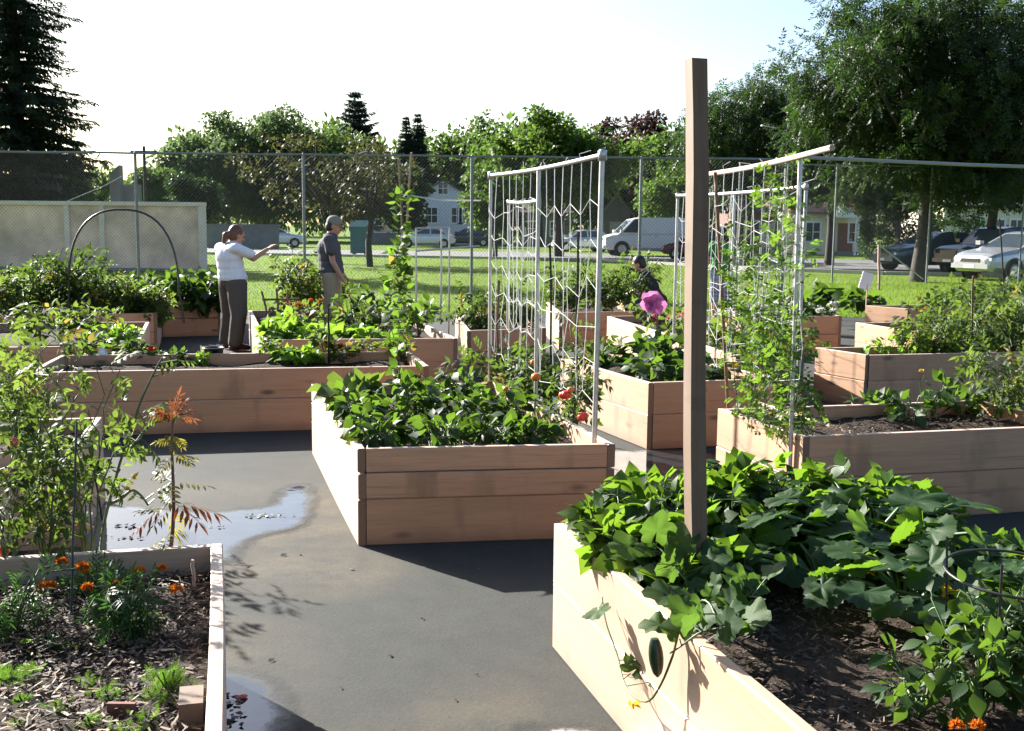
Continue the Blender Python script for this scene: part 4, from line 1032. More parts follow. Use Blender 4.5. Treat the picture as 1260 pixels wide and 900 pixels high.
# right hand trellis with a wooden rail
ra, rb = Q(868, 215, 7.75), Q(1024, 182, 5.58)
rs = lambda t: ra + (rb - ra) * t
pe = Q(985, 194, 6.06); pbase = P(989, 534, .45)
se = Q(880, 212, 7.3); sb = P(896, 503, .40)
zr = lambda s: 1.99
pipe_trellis((ra + pe) / 2, [((pe.x + .015, pe.y, .3), (pe.x, pe.y, pe.z), 'galv', .013), (tuple(sb), tuple(se + Vector((0, 0, .0))), 'twig', .012)], (ra, rb), 'trellis with an overhanging wooden rail and string netting at the pea bed',
             [((se.x, se.y, 0), (pe.x, pe.y, 0), lambda s: se.z - .02 + (pe.z - se.z) * s, .8, 8, .17, .0023, .028, 8)], railmat='lath', rr=.017, cap=False)
ta, tb = Q(834, 241, 11.9), Q(992, 230, 9.5)
pipe_trellis((ta + tb) / 2, [((ta.x, ta.y, .1), tuple(ta), 'galv', .016), ((tb.x, tb.y, .1), tuple(tb), 'galv', .016), (tuple((ta + tb) / 2 - Vector((0, 0, 1.5))), tuple((ta + tb) / 2), 'galv', .014)], (ta, tb), 'lower pipe trellis with sagging string netting farther back behind the pea vines',
             [((ta.x, ta.y, 0), (tb.x, tb.y, 0), lambda s: ta.z - .02 + (tb.z - ta.z) * s, .85, 17, .2, .0034, .025, 12)], rr=.018)
sa, sb_ = Q(626, 249, 12.3), Q(663, 247, 11.4)
pipe_trellis((sa + sb_) / 2, [((sa.x, sa.y, .4), tuple(sa), 'galv', .013), ((sb_.x, sb_.y, .4), tuple(sb_), 'galv', .013)], (sa, sb_), 'small pipe trellis seen through the netting of the big one',
             [((sa.x, sa.y, 0), (sb_.x, sb_.y, 0), lambda s: sa.z - .02, .6, 6, .22, .0044, .04, 21)], rr=.02)
fa_, fb_ = Q(512, 281, 13.6), Q(553, 280, 13.6); root = thing('trellis', (fa_.x, fa_.y, 0), 'low plain pipe frame without netting near the fence', 'trellis')
for nm, p, q in (('post', (fa_.x, fa_.y, .3), fa_), ('post', (fb_.x, fb_.y, .3), fb_), ('post', Q(543, 310, 13.6) - Vector((0, 0, .9)), Q(543, 281, 13.6)), ('top_rail', fa_, fb_), ('crossbar', Q(512, 309, 13.6), Q(590, 303, 13.6))):
    mb = MB(); mb.tube([tuple(p), tuple((Vector(p) + Vector(q)) / 2), tuple(q)], .013, 6); mb.build(nm, M['galv'], root, smooth=True)

# black hoop
hc = Q(150, 258, 14.2); th = np.linspace(PI, 0, 24); mb = MB(); hw, hh = .66, 1.45
px_ = np.stack([hc.x + hw * np.sign(np.cos(th)) * np.abs(np.cos(th)) ** .8, hc.y + .15 * np.cos(th), hc.z - 1.05 + 1.05 * np.sin(th) ** .8], 1)
px_ = np.concatenate([[[hc.x - hw * 1.05, hc.y - .15, .35]], px_, [[hc.x + hw * 1.08, hc.y + .15, .35]]])
mb.tube(px_, .014, 8); tag(mb.build('hoop', M['black'], smooth=True), 'black plastic pipe hoop arched over the tall tomatoes', 'hoop')

# twig frame and bean pole
root = thing('twig_frame', tuple(P(338, 395, .42)), 'small frame of brown twigs among the flowers in front of the man', 'plant support')
for nm, p, q in (('upright', P(330, 397, .42), Q(322, 359, 13.9)), ('upright', P(342, 396, .42), Q(340, 355, 13.9)), ('upright', P(352, 396, .42), Q(354, 357, 13.9)), ('crossbar', Q(323, 369, 13.9), Q(368, 368, 13.9))):
    mb = MB(); mb.tube([tuple(p), tuple((Vector(p) + Vector(q)) / 2 + Vector((.01, 0, 0))), tuple(q)], .014, 5); mb.build(nm, M['twig'], root, smooth=True)
B5s = at(B5, 494, 444); polT = Q(505, 188, 9.45)
vine([[B5s, Q(495, 380, 9.3), Q(488, 330, 9.35), Q(496, 265, 9.4), Q(493, 240, 9.4)], [B5s, Q(478, 400, 9.3), Q(482, 345, 9.3), Q(490, 300, 9.4)], [B5s, Q(503, 420, 9.2), Q(500, 380, 9.3), Q(497, 320, 9.4)]], 80, T_HEART, (.05, .095), 'pea', 'bean vine winding up a tall cane in the wide bed', 'bean_vine', 'bean plant', spread=.055, sr=.004)
stake(B5s, polT, .010, 'bamboo', 'tall bamboo cane carrying the bean vine in the wide bed', 'bamboo_cane', 'cane', 'bamboo canes of the bean vine')
stake(B5s + Vector((.05, 0, 0)), polT + Vector((-.1, 0, -.05)), .008, 'bamboo', 'thinner bamboo cane leaning beside the one with the bean vine', 'bamboo_cane', 'cane', 'bamboo canes of the bean vine')

# ---- pea vines on the right trellis
pv = []
for k in range(9):
    t = .42 + .6 * k / 8; x0 = se + (pe - se) * t; bx = Vector((x0.x + rng.normal(0, .03), x0.y + rng.normal(0, .04), .45)); top = x0.z - [.55, .35, .1, .03, .0, .05, .02, .12, .25][k]
    pv.append([bx, Vector((bx.x + rng.normal(0, .06), bx.y - .03, .8)), Vector((x0.x + rng.normal(0, .05), x0.y + rng.normal(0, .04), 1.2)), Vector((x0.x + rng.normal(0, .06), x0.y, top))])
vine(pv, 84, T_PEA, (.045, .085), 'pea', 'thick pale green pea vines climbing the netting at the corner of the right bed', 'pea_vine', 'pea plant', spread=.07, sr=.003, tend=2)
vine([[B12['FL'] + Vector((.04 + .05 * k, .14 + .10 * k, .42)), Vector((pe.x + .03 * k, pe.y + .12 * k, .7)), Vector((pe.x - .05 * k, pe.y + .14 * k, 1.05))] for k in range(4)], 26, T_PEA, (.06, .10), 'pea', 'bushy pea plant filling the foot of the trellis at the right bed', 'pea_vine', 'pea plant', spread=.10, sr=.003)
ta2 = Q(905, 300, 10.6)
vine([[Vector((ta.x + (tb.x - ta.x) * t, ta.y + (tb.y - ta.y) * t, .4)), Vector((ta.x + (tb.x - ta.x) * t + .03, ta.y + (tb.y - ta.y) * t, .62 + rng.random() * .25))] for t in np.linspace(.1, .98, 12)], 12, T_PEA, (.08, .13), 'tomleaf', 'low pea vines at the foot of the lower trellis farther back', 'pea_vine', 'pea plant', spread=.09, sr=.004)

# ------------------------------------------------------------------ plants in the other beds
PEP = dict(rnd=.65, stalk=.03)
def far(kind, p, h, r, label, group, nb=8, per=9, size=(.09, .16), mat='tomleaf', tpl=None, **kw):
    nm = {'tomato': 'tomato_plant', 'pepper': 'pepper_plant', 'lettuce': 'lettuce', 'squash': 'squash_plant', 'flower': 'flower_plant'}[kind]
    cat = nm.replace('_', ' ')
    if tpl is None: tpl = {'tomato': T_TOM, 'pepper': T_OVAL, 'lettuce': T_HEART, 'squash': T_CU, 'flower': T_SMALL}[kind]
    return shrub(nm, p, h, r, nb, per, tpl, size, mat, label, cat, group, **kw)
# tall squash leaves in the broad leaved bed
GA = 'squash plants of the broad leaved bed'
far('squash', bp(B11, .22, .75), .30, .26, 'squash plant at the back of the broad leaved bed beside the netting', GA, 9, 7, (.085, .14), 'pepper', T_HEART, stalk=.06)
far('squash', bp(B11, .30, .35), .26, .22, 'squash plant low over the sunlit boards of the broad leaved bed', GA, 9, 7, (.08, .13), 'pepper', T_HEART, stalk=.06)
far('squash', bp(B11, .55, .60), .38, .28, 'tallest squash plant in the middle of the broad leaved bed left of the timber post', GA, 11, 8, (.085, .14), 'pepper', T_HEART, stalk=.06)
far('pepper', bp(B11, .62, .25), .24, .18, 'leafy plant right of the timber post in the broad leaved bed', GA, 8, 6, (.08, .13), 'pepper')
far('pepper', bp(B11, .50, .20), .22, .16, 'leafy plant directly left of the timber post at the front of the broad leaved bed', GA, 8, 6, (.10, .15), 'pepper')
far('flower', bp(B11, .80, .30), .16, .10, 'low plant with yellow flowers in the broad leaved bed beside the brown cane', 'yellow flowers', 6, 5, (.06, .09), 'pepper', flowers=('daisy', 'yellow', 4, .05))
# right bed with the pea vines
GB = 'young plants of the pea bed'
for (px, py, h_, r_, lb, fl) in [(1112, 520, .20, .13, 'young pepper with thin leaves right of the stick in the pea bed', None), (1148, 512, .30, .12, 'taller young pepper in the middle of the pea bed with a dark round leaf', None),
        (1180, 512, .28, .14, 'young pepper right of the middle of the pea bed', None), (1085, 510, .14, .12, 'small seedling nearest the stick in the pea bed', None), (1060, 505, .10, .10, 'tiny seedling behind the stick in the pea bed', None)]:
    far('pepper', at(B12, px, py), h_, r_, lb, GB, 6, 6, (.07, .12), 'pepper', **PEP)
tomato(at(B12, 1232, 517), .62, .22, 9, 9, 'tall loose tomato plant at the right edge of the pea bed', size=(.08, .15), mat='tomleaf')
tomato(at(B12, 1275, 512), .55, .22, 9, 9, 'tomato plant cut by the right edge of the picture in the pea bed', size=(.08, .15), mat='tomleaf')
r0 = plantroot('yellow_flower', at(B12, 1134, 500), 'thin stalk with one tiny yellow flower above the pea bed', 'flower'); mb = MB()
mb.tube([tuple(at(B12, 1134, 500)), tuple(Q(1132, 470, 6.7)), tuple(Q(1134, 458, 6.7))], .003, 4); mb.build('stem', M['stem'], r0); mb = MB(); pompon(mb, tuple(Q(1134, 457, 6.7)), .018, n=30); mb.build('flower', M['yellow'], r0)
# seedling row
for k, px in enumerate([1080, 1104, 1132, 1158, 1182, 1205]):
    far('pepper', P(px, 441, B13['zs']), rng.uniform(.22, .34), .11, ['first pepper seedling from the left in the row of the sunny ended bed', 'second pepper seedling in the row behind the pea bed', 'third pepper seedling in the row, its leaves against dark wood', 'fourth pepper seedling in the row behind the pea bed', 'fifth pepper seedling in the row, by a rusty stake', 'sixth pepper seedling in the row, next to the tall tomato'][k], 'row of pepper seedlings', 4, 6, (.07, .12), 'lettuce', lean=(0, 0))
GC = 'tomato plants of the far right beds'
for (B, u, w, h_, r_, lb, mt2) in [(B13, .50, .6, .50, .28, 'pale tomato plant above the pepper seedlings nearest the rusty stake', 'tomleaf'), (B13, .74, .6, .70, .32, 'pale tomato plant right of the rusty stake above the pepper seedlings', 'tomleaf'), (B13, .93, .5, .66, .34, 'tomato plant behind the tall one at the right edge', 'tomleaf'),
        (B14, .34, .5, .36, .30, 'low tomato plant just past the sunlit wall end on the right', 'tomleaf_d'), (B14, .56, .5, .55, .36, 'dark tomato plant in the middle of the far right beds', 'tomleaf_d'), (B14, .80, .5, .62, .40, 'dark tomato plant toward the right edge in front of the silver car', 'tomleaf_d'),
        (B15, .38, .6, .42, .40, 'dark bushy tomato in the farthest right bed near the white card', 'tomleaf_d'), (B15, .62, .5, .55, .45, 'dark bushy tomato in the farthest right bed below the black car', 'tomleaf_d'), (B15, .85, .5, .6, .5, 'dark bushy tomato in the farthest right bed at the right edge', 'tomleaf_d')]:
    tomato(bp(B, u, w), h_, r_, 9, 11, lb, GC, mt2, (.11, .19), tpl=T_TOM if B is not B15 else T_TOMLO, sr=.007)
for (px, py, lb) in [(1020, 372, 'dark leafy squash mound behind the white flowers'), (1060, 378, 'dark squash mound beside the white card'), (985, 392, 'sprawling squash mound between the pea vines and the seedling bed')]:
    far('squash', P(px, py, .42), .26, .36, lb, 'far squash mounds', 9, 6, (.16, .26), 'pepper', T_HEART, stalk=.08)
far('flower', bp(B18, .2, .3), .22, .25, 'clump of white flowers left of the pea vines', 'white flower clumps', 8, 6, (.07, .1), 'tomleaf', flowers=('pompon', 'whitef', 12, .05))
far('flower', bp(B18, .5, .25), .22, .25, 'clump of white flowers behind the pea vines', 'white flower clumps', 8, 6, (.07, .1), 'tomleaf', flowers=('pompon', 'whitef', 12, .05))
far('flower', bp(B18, .88, .2), .24, .22, 'clump of white flowers right of the pea vines', 'white flower clumps', 8, 6, (.07, .1), 'tomleaf', flowers=('pompon', 'whitef', 9, .05))
far('flower', at(B12, 965, 512) + Vector((0, .3, .35)), .28, .15, 'white blossoms among the lower pea vines', 'white flower clumps', 7, 6, (.07, .1), 'pea', flowers=('pompon', 'whitef', 8, .035))
# narrow bed behind the pink flower
for (u, w, h_, lb) in [(.45, .85, .35, 'leafy plant at the far end of the narrow bed behind the pink flower'), (.45, .55, .30, 'leafy plant in the middle of the narrow bed left of the timber post'), (.5, .25, .35, 'leafy plant near the front of the narrow bed right of the timber post'), (.6, .08, .25, 'plant at the front end of the narrow bed under the lower trellis')]:
    far('pepper', bp(B16, u, w), h_, .28, lb, 'plants of the narrow bed', 8, 8, (.08, .14), 'tomleaf', **PEP)
r0 = far('flower', P(822, 404, .42), .12, .24, 'patch of rose pink flowers in the narrow bed', 'rose flowers', 10, 4, (.06, .09), 'tomleaf', flowers=('pompon', 'rose', 16, .04))
# big pink flower on a stake
pc = Q(801, 375, 9.6); root = thing('pink_flower', (pc.x, pc.y, .42), 'big bright pink flower on a dark stalk, left of the timber post', 'flower')
mb = MB(); mb.tube([(pc.x + .07, pc.y, .40), (pc.x + .055, pc.y, 1.0), (pc.x, pc.y + .02, pc.z)], .007, 6); mb.build('stalk', M['stem_brown'], root, smooth=True)
mb = MB(); PET = leaflet([.22, .42, .50, .46, .25], .35, -.15)
nrm = np.array([.1, -.75, .6]); nrm /= np.linalg.norm(nrm); a_ = np.cross(nrm, [0, 0, 1]); a_ /= np.linalg.norm(a_); b_ = np.cross(nrm, a_)
for k, (n, r, tl_) in enumerate(((6, .125, .05), (5, .095, .4), (4, .05, .9))):
    t = np.arange(n) * 2 * PI / n + k * .5; d = np.cos(t)[:, None] * a_ + np.sin(t)[:, None] * b_ + nrm * tl_
    mb.inst(PET, np.repeat([tuple(pc)], n, 0), d, np.repeat([nrm], n, 0) + rng.normal(0, .25, (n, 3)), r * rng.uniform(.85, 1.15, n))
mb.build('petals', M['pink'], root, smooth=True)
# hedge of plants behind the netting
GD = 'tall plants along the far beds'
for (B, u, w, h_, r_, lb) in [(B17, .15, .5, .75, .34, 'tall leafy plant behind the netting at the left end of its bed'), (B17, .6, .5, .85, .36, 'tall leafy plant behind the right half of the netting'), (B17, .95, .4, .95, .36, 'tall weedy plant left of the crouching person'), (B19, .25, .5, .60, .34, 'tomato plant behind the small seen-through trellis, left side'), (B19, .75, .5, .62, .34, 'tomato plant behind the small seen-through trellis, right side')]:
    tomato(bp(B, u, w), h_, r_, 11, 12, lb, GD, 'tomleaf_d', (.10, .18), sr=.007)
far('pepper', P(790, 378, .3), 1.1, .4, 'tall bushy weed by the fence left of the crouching person', GD, 13, 16, (.10, .17), 'tomleaf', T_LANCE)
# lettuce bed in front of the man
GE = 'plants of the lettuce bed'
for (u, w, h_, r_, lb, mt2, tp) in [(.10, .12, .20, .18, 'pale lettuce at the front left corner of the lettuce bed', 'lettuce', T_HEART), (.25, .10, .18, .18, 'pale lettuce second from the left corner of the lettuce bed', 'lettuce', T_HEART), (.40, .12, .20, .2, 'pale lettuce in front of the man', 'lettuce', T_HEART),
        (.15, .35, .25, .2, 'leafy greens by the sunlit left board of the lettuce bed', 'lettuce', T_OVAL), (.40, .35, .32, .25, 'leafy greens right in front of the man in the cap', 'tomleaf', T_OVAL), (.56, .28, .42, .25, 'loose plant between the man and the bean cane', 'tomleaf', T_SMALL),
        (.72, .30, .42, .28, 'dark pepper right of the bean cane', 'pepper', T_OVAL), (.90, .28, .48, .30, 'dark pepper at the right end of the lettuce bed', 'pepper', T_OVAL), (.82, .65, .55, .35, 'dark pepper at the back right of the lettuce bed', 'pepper', T_OVAL), (.62, .65, .5, .3, 'pepper at the back of the lettuce bed behind the cane', 'pepper', T_OVAL), (.55, .1, .16, .15, 'low greens at the front of the lettuce bed left of the cane', 'lettuce', T_OVAL)]:
    far('pepper' if mt2 != 'lettuce' else 'lettuce', bp(B10, u, w), h_, r_, lb, GE, 10, 9, (.08, .15), mt2, tp, stalk=.03)
far('flower', P(352, 398, .42), .22, .2, 'plant with pink flowers at the twig frame', 'bright flowers before the man', 8, 8, (.06, .1), 'tomleaf', flowers=('pompon', 'rose', 5, .036))
far('flower', P(378, 396, .42), .32, .18, 'plant with orange and yellow heads left of the man', 'bright flowers before the man', 8, 8, (.06, .1), 'tomleaf', flowers=('pompon', 'orange', 6, .036))
far('flower', P(370, 404, .42), .20, .2, 'plant with scarlet heads below the orange ones', 'bright flowers before the man', 8, 8, (.06, .1), 'tomleaf', flowers=('pompon', 'red', 6, .035))
tomato(P(368, 388, .42), 1.05, .42, 13, 14, 'tall tomato plant the woman is reaching for', 'tomato plants by the woman', 'tomleaf', (.12, .20))
tomato(P(392, 384, .42), .90, .36, 11, 13, 'tomato plant between the man and the woman, nearer the man', 'tomato plants by the woman', 'tomleaf_d', (.12, .20))
# wide bed in front of the woman
GF = 'plants of the wide bed'
for (px, py, h_, r_, lb, kind, mt2, tp, sz, fl) in [(158, 446, .22, .16, 'dark green leafy plant right of the white rag', 'pepper', 'pepper', T_OVAL, (.07, .11), None), (185, 447, .14, .14, 'plant with one red bloom in the wide bed', 'flower', 'pepper', T_SMALL, (.06, .1), ('daisy', 'red', 2, .05)), (217, 448, .12, .10, 'small dark seedling in the wide bed left of the black pot', 'pepper', 'pepper', T_OVAL, (.06, .09), None), (246, 449, .07, .06, 'tiny seedling right beside the black pot', 'pepper', 'lettuce', T_OVAL, (.04, .07), None),
        (332, 444, .30, .14, 'pale thin plant at the left of the greens in the wide bed', 'lettuce', 'lettuce', T_OVAL, (.06, .1), None), (352, 447, .12, .16, 'low lettuce in the wide bed', 'lettuce', 'lettuce', T_HEART, (.08, .12), None), (378, 447, .16, .16, 'lettuce in the wide bed below the man', 'lettuce', 'lettuce', T_HEART, (.08, .12), None), (400, 445, .36, .16, 'bushy basil against the thin black stake', 'pepper', 'tomleaf', T_OVAL, (.06, .1), None),
        (420, 446, .18, .12, 'plant with scarlet flowers in the wide bed', 'flower', 'tomleaf', T_SMALL, (.06, .09), ('daisy', 'red', 5, .05)), (448, 444, .30, .16, 'slender plant between the scarlet flowers and the cane', 'pepper', 'tomleaf', T_SMALL, (.05, .08), None), (486, 444, .3, .1, 'pale plant with a yellow flower at the foot of the cane', 'flower', 'lettuce', T_SMALL, (.05, .09), ('daisy', 'yellow', 2, .04)), (100, 447, .28, .18, 'leafy plant at the left end of the wide bed', 'pepper', 'tomleaf', T_OVAL, (.07, .11), None)]:
    far(kind, at(B5, px, py), h_, r_, lb, GF, 9, 8, sz, mt2, tp, flowers=fl, stalk=.025)
stake(at(B5, 405, 448), Q(404, 380, 9.0), .009, 'black', 'thin black stake in the wide bed below the man', group='dark stakes of the wide bed')
mb = MB(); c = at(B5, 263, 446); mb.lathe([(.001, .005), (.075, .005), (.09, .12), (.098, .12), (.098, .135), (.083, .135), (.075, .02), (.001, .02)], 14, tuple(c)); tag(mb.build('plant_pot', M['black'], smooth=True), 'small black nursery pot standing in the wide bed', 'plant pot')
# white rag: crumpled cloth
c = at(B5, 123, 448); N = 15; g = []
for i in range(N):
    for j in range(N):
        u, w = i / (N - 1) - .5, j / (N - 1) - .5; r2 = max(0, 1 - (u * u + w * w) * 3.2)
        g.append((c.x + u * .20 + rng.normal(0, .004), c.y + w * .18, c.z + .02 + .13 * r2 * (.75 + .25 * math.sin(9 * u + 5 * w)) + .02 * math.sin(21 * u) * math.cos(17 * w)))
mb = MB(); mb.quads(g, [(i * N + j, (i + 1) * N + j, (i + 1) * N + j + 1, i * N + j + 1) for i in range(N - 1) for j in range(N - 1)], g, .5); tag(mb.build('white_rag', M['white'], smooth=True), 'crumpled white rag or bag lying at the left end of the wide bed', 'rag')
# left far beds
GG = 'plants of the left far beds'
for (B, u, w, h_, r_, lb, mt2, tp, sz) in [(B6, .55, .45, .40, .36, 'loose pale plant at the left of the cut greens', 'tomleaf', T_SMALL, (.07, .12)), (B6, .78, .35, .22, .26, 'low mound of bright cut greens beside the white edged corner', 'lettuce', T_SMALL, (.06, .1)), (B6, .90, .35, .20, .22, 'low mound of bright cut greens in the corner of its bed', 'lettuce', T_SMALL, (.06, .1)), (B6, .66, .7, .45, .35, 'loose pale plant behind the cut greens', 'tomleaf', T_SMALL, (.07, .12)), (B6, .35, .5, .5, .4, 'pale plant at the left edge in the second bed', 'tomleaf', T_SMALL, (.07, .12))]:
    far('pepper', bp(B, u, w), h_, r_, lb, GG, 13, 11, sz, mt2, tp, stalk=.02)
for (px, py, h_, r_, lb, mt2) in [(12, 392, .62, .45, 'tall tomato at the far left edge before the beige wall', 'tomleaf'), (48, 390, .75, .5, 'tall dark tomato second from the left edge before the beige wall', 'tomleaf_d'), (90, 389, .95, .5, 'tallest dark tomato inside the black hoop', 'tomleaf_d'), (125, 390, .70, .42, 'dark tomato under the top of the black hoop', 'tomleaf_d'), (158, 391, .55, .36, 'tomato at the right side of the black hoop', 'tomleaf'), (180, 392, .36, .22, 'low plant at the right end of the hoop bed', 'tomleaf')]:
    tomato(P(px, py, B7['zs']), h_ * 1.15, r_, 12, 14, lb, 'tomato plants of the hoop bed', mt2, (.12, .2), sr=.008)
for (u, w, h_, r_, lb) in [(.15, .1, .55, .45, 'bushy pepper left of the hoop foot behind the woman'), (.5, .0, .60, .5, 'big bushy pepper hanging over the bed front behind the woman'), (.85, .0, .55, .45, 'bushy pepper right beside the woman')]:
    far('pepper', bp(B8, u, w), h_, r_, lb, 'bushy peppers behind the woman', 16, 14, (.11, .19), 'pepper', T_OVAL, zlo=.0, rnd=.7, stalk=.03)
stake(P(157, 385, .3), Q(157, 350, 13.5), .012, 'twig', 'short brown stake at the right side of the black hoop', group='brown stakes')
stake(at(B13, 1195, 436), Q(1198, 340, 10.4), .009, 'twig', 'rusty stake among the pepper seedlings', group='brown stakes')
stake(P(1081, 385, 0), Q(1082, 301, 17.5), .022, 'lath', 'pale wooden stake standing behind the far right beds', group='brown stakes')
stake(P(1238, 390, .3), Q(1230, 270, 14), .010, 'iron', 'tall dark metal rod in front of the silver car', group='brown stakes')
c = Q(1066, 346, 17); mb = MB(); rot = Matrix.Rotation(.25, 3, 'Y') @ Matrix.Rotation(.35, 3, 'Z'); mb.box((-.11, -.004, -.13), (.11, .004, .13), rot, tuple(c)); ob = mb.build('garden_card', M['white'])
r0 = thing('garden_sign', (c.x, c.y, 0), 'blank pale card on a thin stick tilted behind the far right beds', 'sign'); 
me_ = ob.data; bpy.data.objects.remove(ob)
mb = MB(); mb.box((-.11, -.004, -.13), (.11, .004, .13), rot, tuple(c)); mb.build('card', M['white'], r0)
mb = MB(); mb.tube([(c.x + .02, c.y + .014, 0), (c.x + .02, c.y + .014, c.z)], .009, 5); mb.build('stick', M['lath'], r0)
# ------------------------------------------------------------------ trees
def broadleaf(px, top, d, hw, bot, label, mat='t_green', n=60, per=120, leaf=.35, tpl=T_TINY, trunk=None, name='tree', group='broadleaf trees beyond the lawn', clump=.30, seed=1, depth=.8, shape=.85, limbs=9, trunk_px=None, gap=0.0, zb=None):
    g = np.random.default_rng(seed)
    c0 = Q(px, top, d); zt = c0.z; zbm = max(.8, Q(px, bot, d).z) if zb is None else zb
    pm = F / d; R = hw / pm; cz = (zt + zbm) / 2; rz = (zt - zbm) / 2
    bx = Q(trunk_px, 300, d).x if trunk_px else c0.x
    root = thing(name, (bx, d, 0), label, 'tree', group)
    tr = trunk or max(.12, R * .05)
    # clump centres fill an uneven crown
    cs = []
    while len(cs) < n:
        q = g.normal(0, 1, 3); q /= np.linalg.norm(q); rr = g.uniform(.25, 1) ** .55
        q = q * rr
        if q[2] < -.1: q[:2] *= .9
        wob = 1 + .16 * math.sin(3.1 * q[0] * 3 + seed) * math.cos(2.3 * q[2] * 3 + seed * 2) + g.normal(0, .06)
        q *= wob * (1 - clump * .55)
        cs.append(np.array([c0.x + q[0] * R, d + q[1] * R * depth, cz + q[2] * rz]))
    cs = np.array(cs)
    l, s = MB(), MB()
    for c in cs:
        m = int(per * g.uniform(.5, 1.3)); rc = clump * min(R, rz * 1.1) * g.uniform(.7, 1.25)
        dd = g.normal(0, 1, (m, 3)); dd /= np.linalg.norm(dd, axis=1)[:, None]
        rr = g.uniform(.15, 1, m) ** .5
        p = c + dd * rr[:, None] * rc * np.array([1.15, 1.1, .75])
        fd = unit(dd * .7 + g.normal(0, .6, (m, 3)) + np.array([0, 0, -.25]))
        l.inst(tpl, p, fd, unit(g.normal(0, .55, (m, 3)) + np.array([0, 0, .9])), leaf * g.uniform(.6, 1.3, m), np.clip(g.normal(g.uniform(.25, .75), .22, m), 0, 1))
    b = np.array([bx, d, -.1]); fork = np.array([bx + (c0.x - bx) * .3, d, max(zbm * .9, cz - rz * .75)])
    s.tube([b, b * .5 + fork * .5 + g.normal(0, .04, 3), fork], [tr * 1.25, tr, tr * .85], 8)
    order = g.permutation(len(cs))[:limbs]
    for i in order:
        e = cs[i]; m1 = fork * .6 + e * .4 + np.array([0, 0, rz * .12]) + g.normal(0, R * .05, 3); m2 = fork * .25 + e * .75 + g.normal(0, R * .05, 3)
        s.tube([fork - (0, 0, .2), m1, m2, e], [tr * .6, tr * .42, tr * .25, tr * .08], 6, cap=False)
        for j in np.argsort(np.linalg.norm(cs - m2, axis=1))[:3]:
            s.tube([m2, (m2 + cs[j]) / 2 + g.normal(0, R * .03, 3), cs[j]], [tr * .2, tr * .13, tr * .04], 5, cap=False)
    l.build('crown', M[mat], root, smooth=False); s.build('trunk', M['bark'], root, smooth=True)
    return root

def conifer(px, top, d, hw, label, mat='t_dark', layers=26, z0=.8, leaf=.4, seed=1, droop=.35, dens=9, name='spruce_tree', ztop=None, bare=0, group='conifers beyond the lawn', taper=.9):
    g = np.random.default_rng(seed); c0 = Q(px, top, d); zt = ztop or c0.z; R = hw / F * d
    root = thing(name, (c0.x, d, 0), label, 'conifer', group); l, s = MB(), MB()
    s.tube([(c0.x, d, -.1), (c0.x, d, zt * .5), (c0.x, d, zt)], [R * .11 + .08, R * .06 + .05, .02], 8)
    for k in range(layers):
        t = (k + g.uniform(-.3, .3)) / layers; z = z0 + (zt - z0) * t; r = R * ((1 - t) ** taper) * g.uniform(.72, 1.12) + .05
        nb = max(5, int(11 - 4 * t)); a0 = g.uniform(0, 6)
        for j in range(nb):
            a = a0 + 2 * PI * j / nb + g.normal(0, .2); rr = r * g.uniform(.6, 1.15)
            u = np.array([math.cos(a), math.sin(a), 0]); n = max(5, int(dens * rr / (leaf * .8)))
            tt = np.linspace(.12, 1, n); zc = z + rr * (.18 * tt - droop * tt ** 2 + .16 * tt ** 4)
            p = np.array([c0.x, d, 0]) + u * (rr * tt)[:, None] + np.stack([0 * zc, 0 * zc, zc], 1)
            s.tube([p[0] - u * .12 * rr, p[n // 2], p[-1]], [.035 + .01 * rr, .02, .008], 4, cap=False)
            sd = np.array([-u[1], u[0], 0])
            for sg in (1, -1):
                dd = u * .6 + sd * sg * g.uniform(.5, 1.1, n)[:, None] + np.stack([0 * tt, 0 * tt, g.uniform(-.75, .1, n)], 1)
                l.inst(T_LANCE if leaf > .3 else T_TINY, p + g.normal(0, .05, (n, 3)), dd, unit(g.normal(0, .4, (n, 3)) + (0, 0, 1)), leaf * (1.1 - .6 * t) * g.uniform(.6, 1.3, n) * (1.15 - .5 * tt))
            l.inst(T_LANCE, p + g.normal(0, .04, (n, 3)), u + g.normal(0, .3, (n, 3)) + (0, 0, -.2), unit(g.normal(0, .5, (n, 3)) + (0, 0, 1)), leaf * (1.1 - .6 * t) * g.uniform(.6, 1.1, n))
    l.build('crown', M[mat], root); s.build('trunk', M['bark'], root, smooth=True); return root

T_SPR = leaflet([.16, .20, .12], .3, .25)
conifer(4, -230, 46, 92, 'big dark spruce with drooping boughs at the left edge', layers=52, z0=2.0, leaf=.34, seed=3, dens=9, droop=.42, name='spruce_tree', taper=.42)
conifer(437, 108, 120, 46, 'tall loose pine standing behind the apple tree', 't_pine', 26, 3, 1.0, 5, .12, 12, 'pine_tree', taper=.62)
conifer(500, 141, 112, 28, 'dark pointed spruce, left one of the pair', 't_dark', 30, 3, .8, 6, .3, 11, taper=.85)
conifer(514, 137, 113, 30, 'dark pointed spruce, right one of the pair and slightly taller', 't_dark', 30, 3, .8, 7, .3, 11, taper=.85)
BL = broadleaf
BL(325, 134, 112, 108, 285, 'large rounded tree forming the high green dome left of the pine', n=260, per=170, leaf=.46, seed=2, clump=.22, mat='t_far', depth=.7)
BL(245, 166, 106, 66, 285, 'lower shoulder of a green tree left of the high dome', n=120, per=130, leaf=.5, mat='t_far', seed=4, clump=.28, depth=.7)
BL(190, 188, 100, 34, 285, 'small green tree at the left end of the tree line by the fence post', n=40, per=110, leaf=.45, seed=5)
BL(405, 152, 108, 62, 285, 'green tree filling the gap between dome and pine', n=60, per=130, leaf=.5, seed=6)
BL(240, 208, 78, 38, 282, 'dark round bushy tree standing before the high dome', n=50, per=130, leaf=.32, seed=7, mat='hedge')
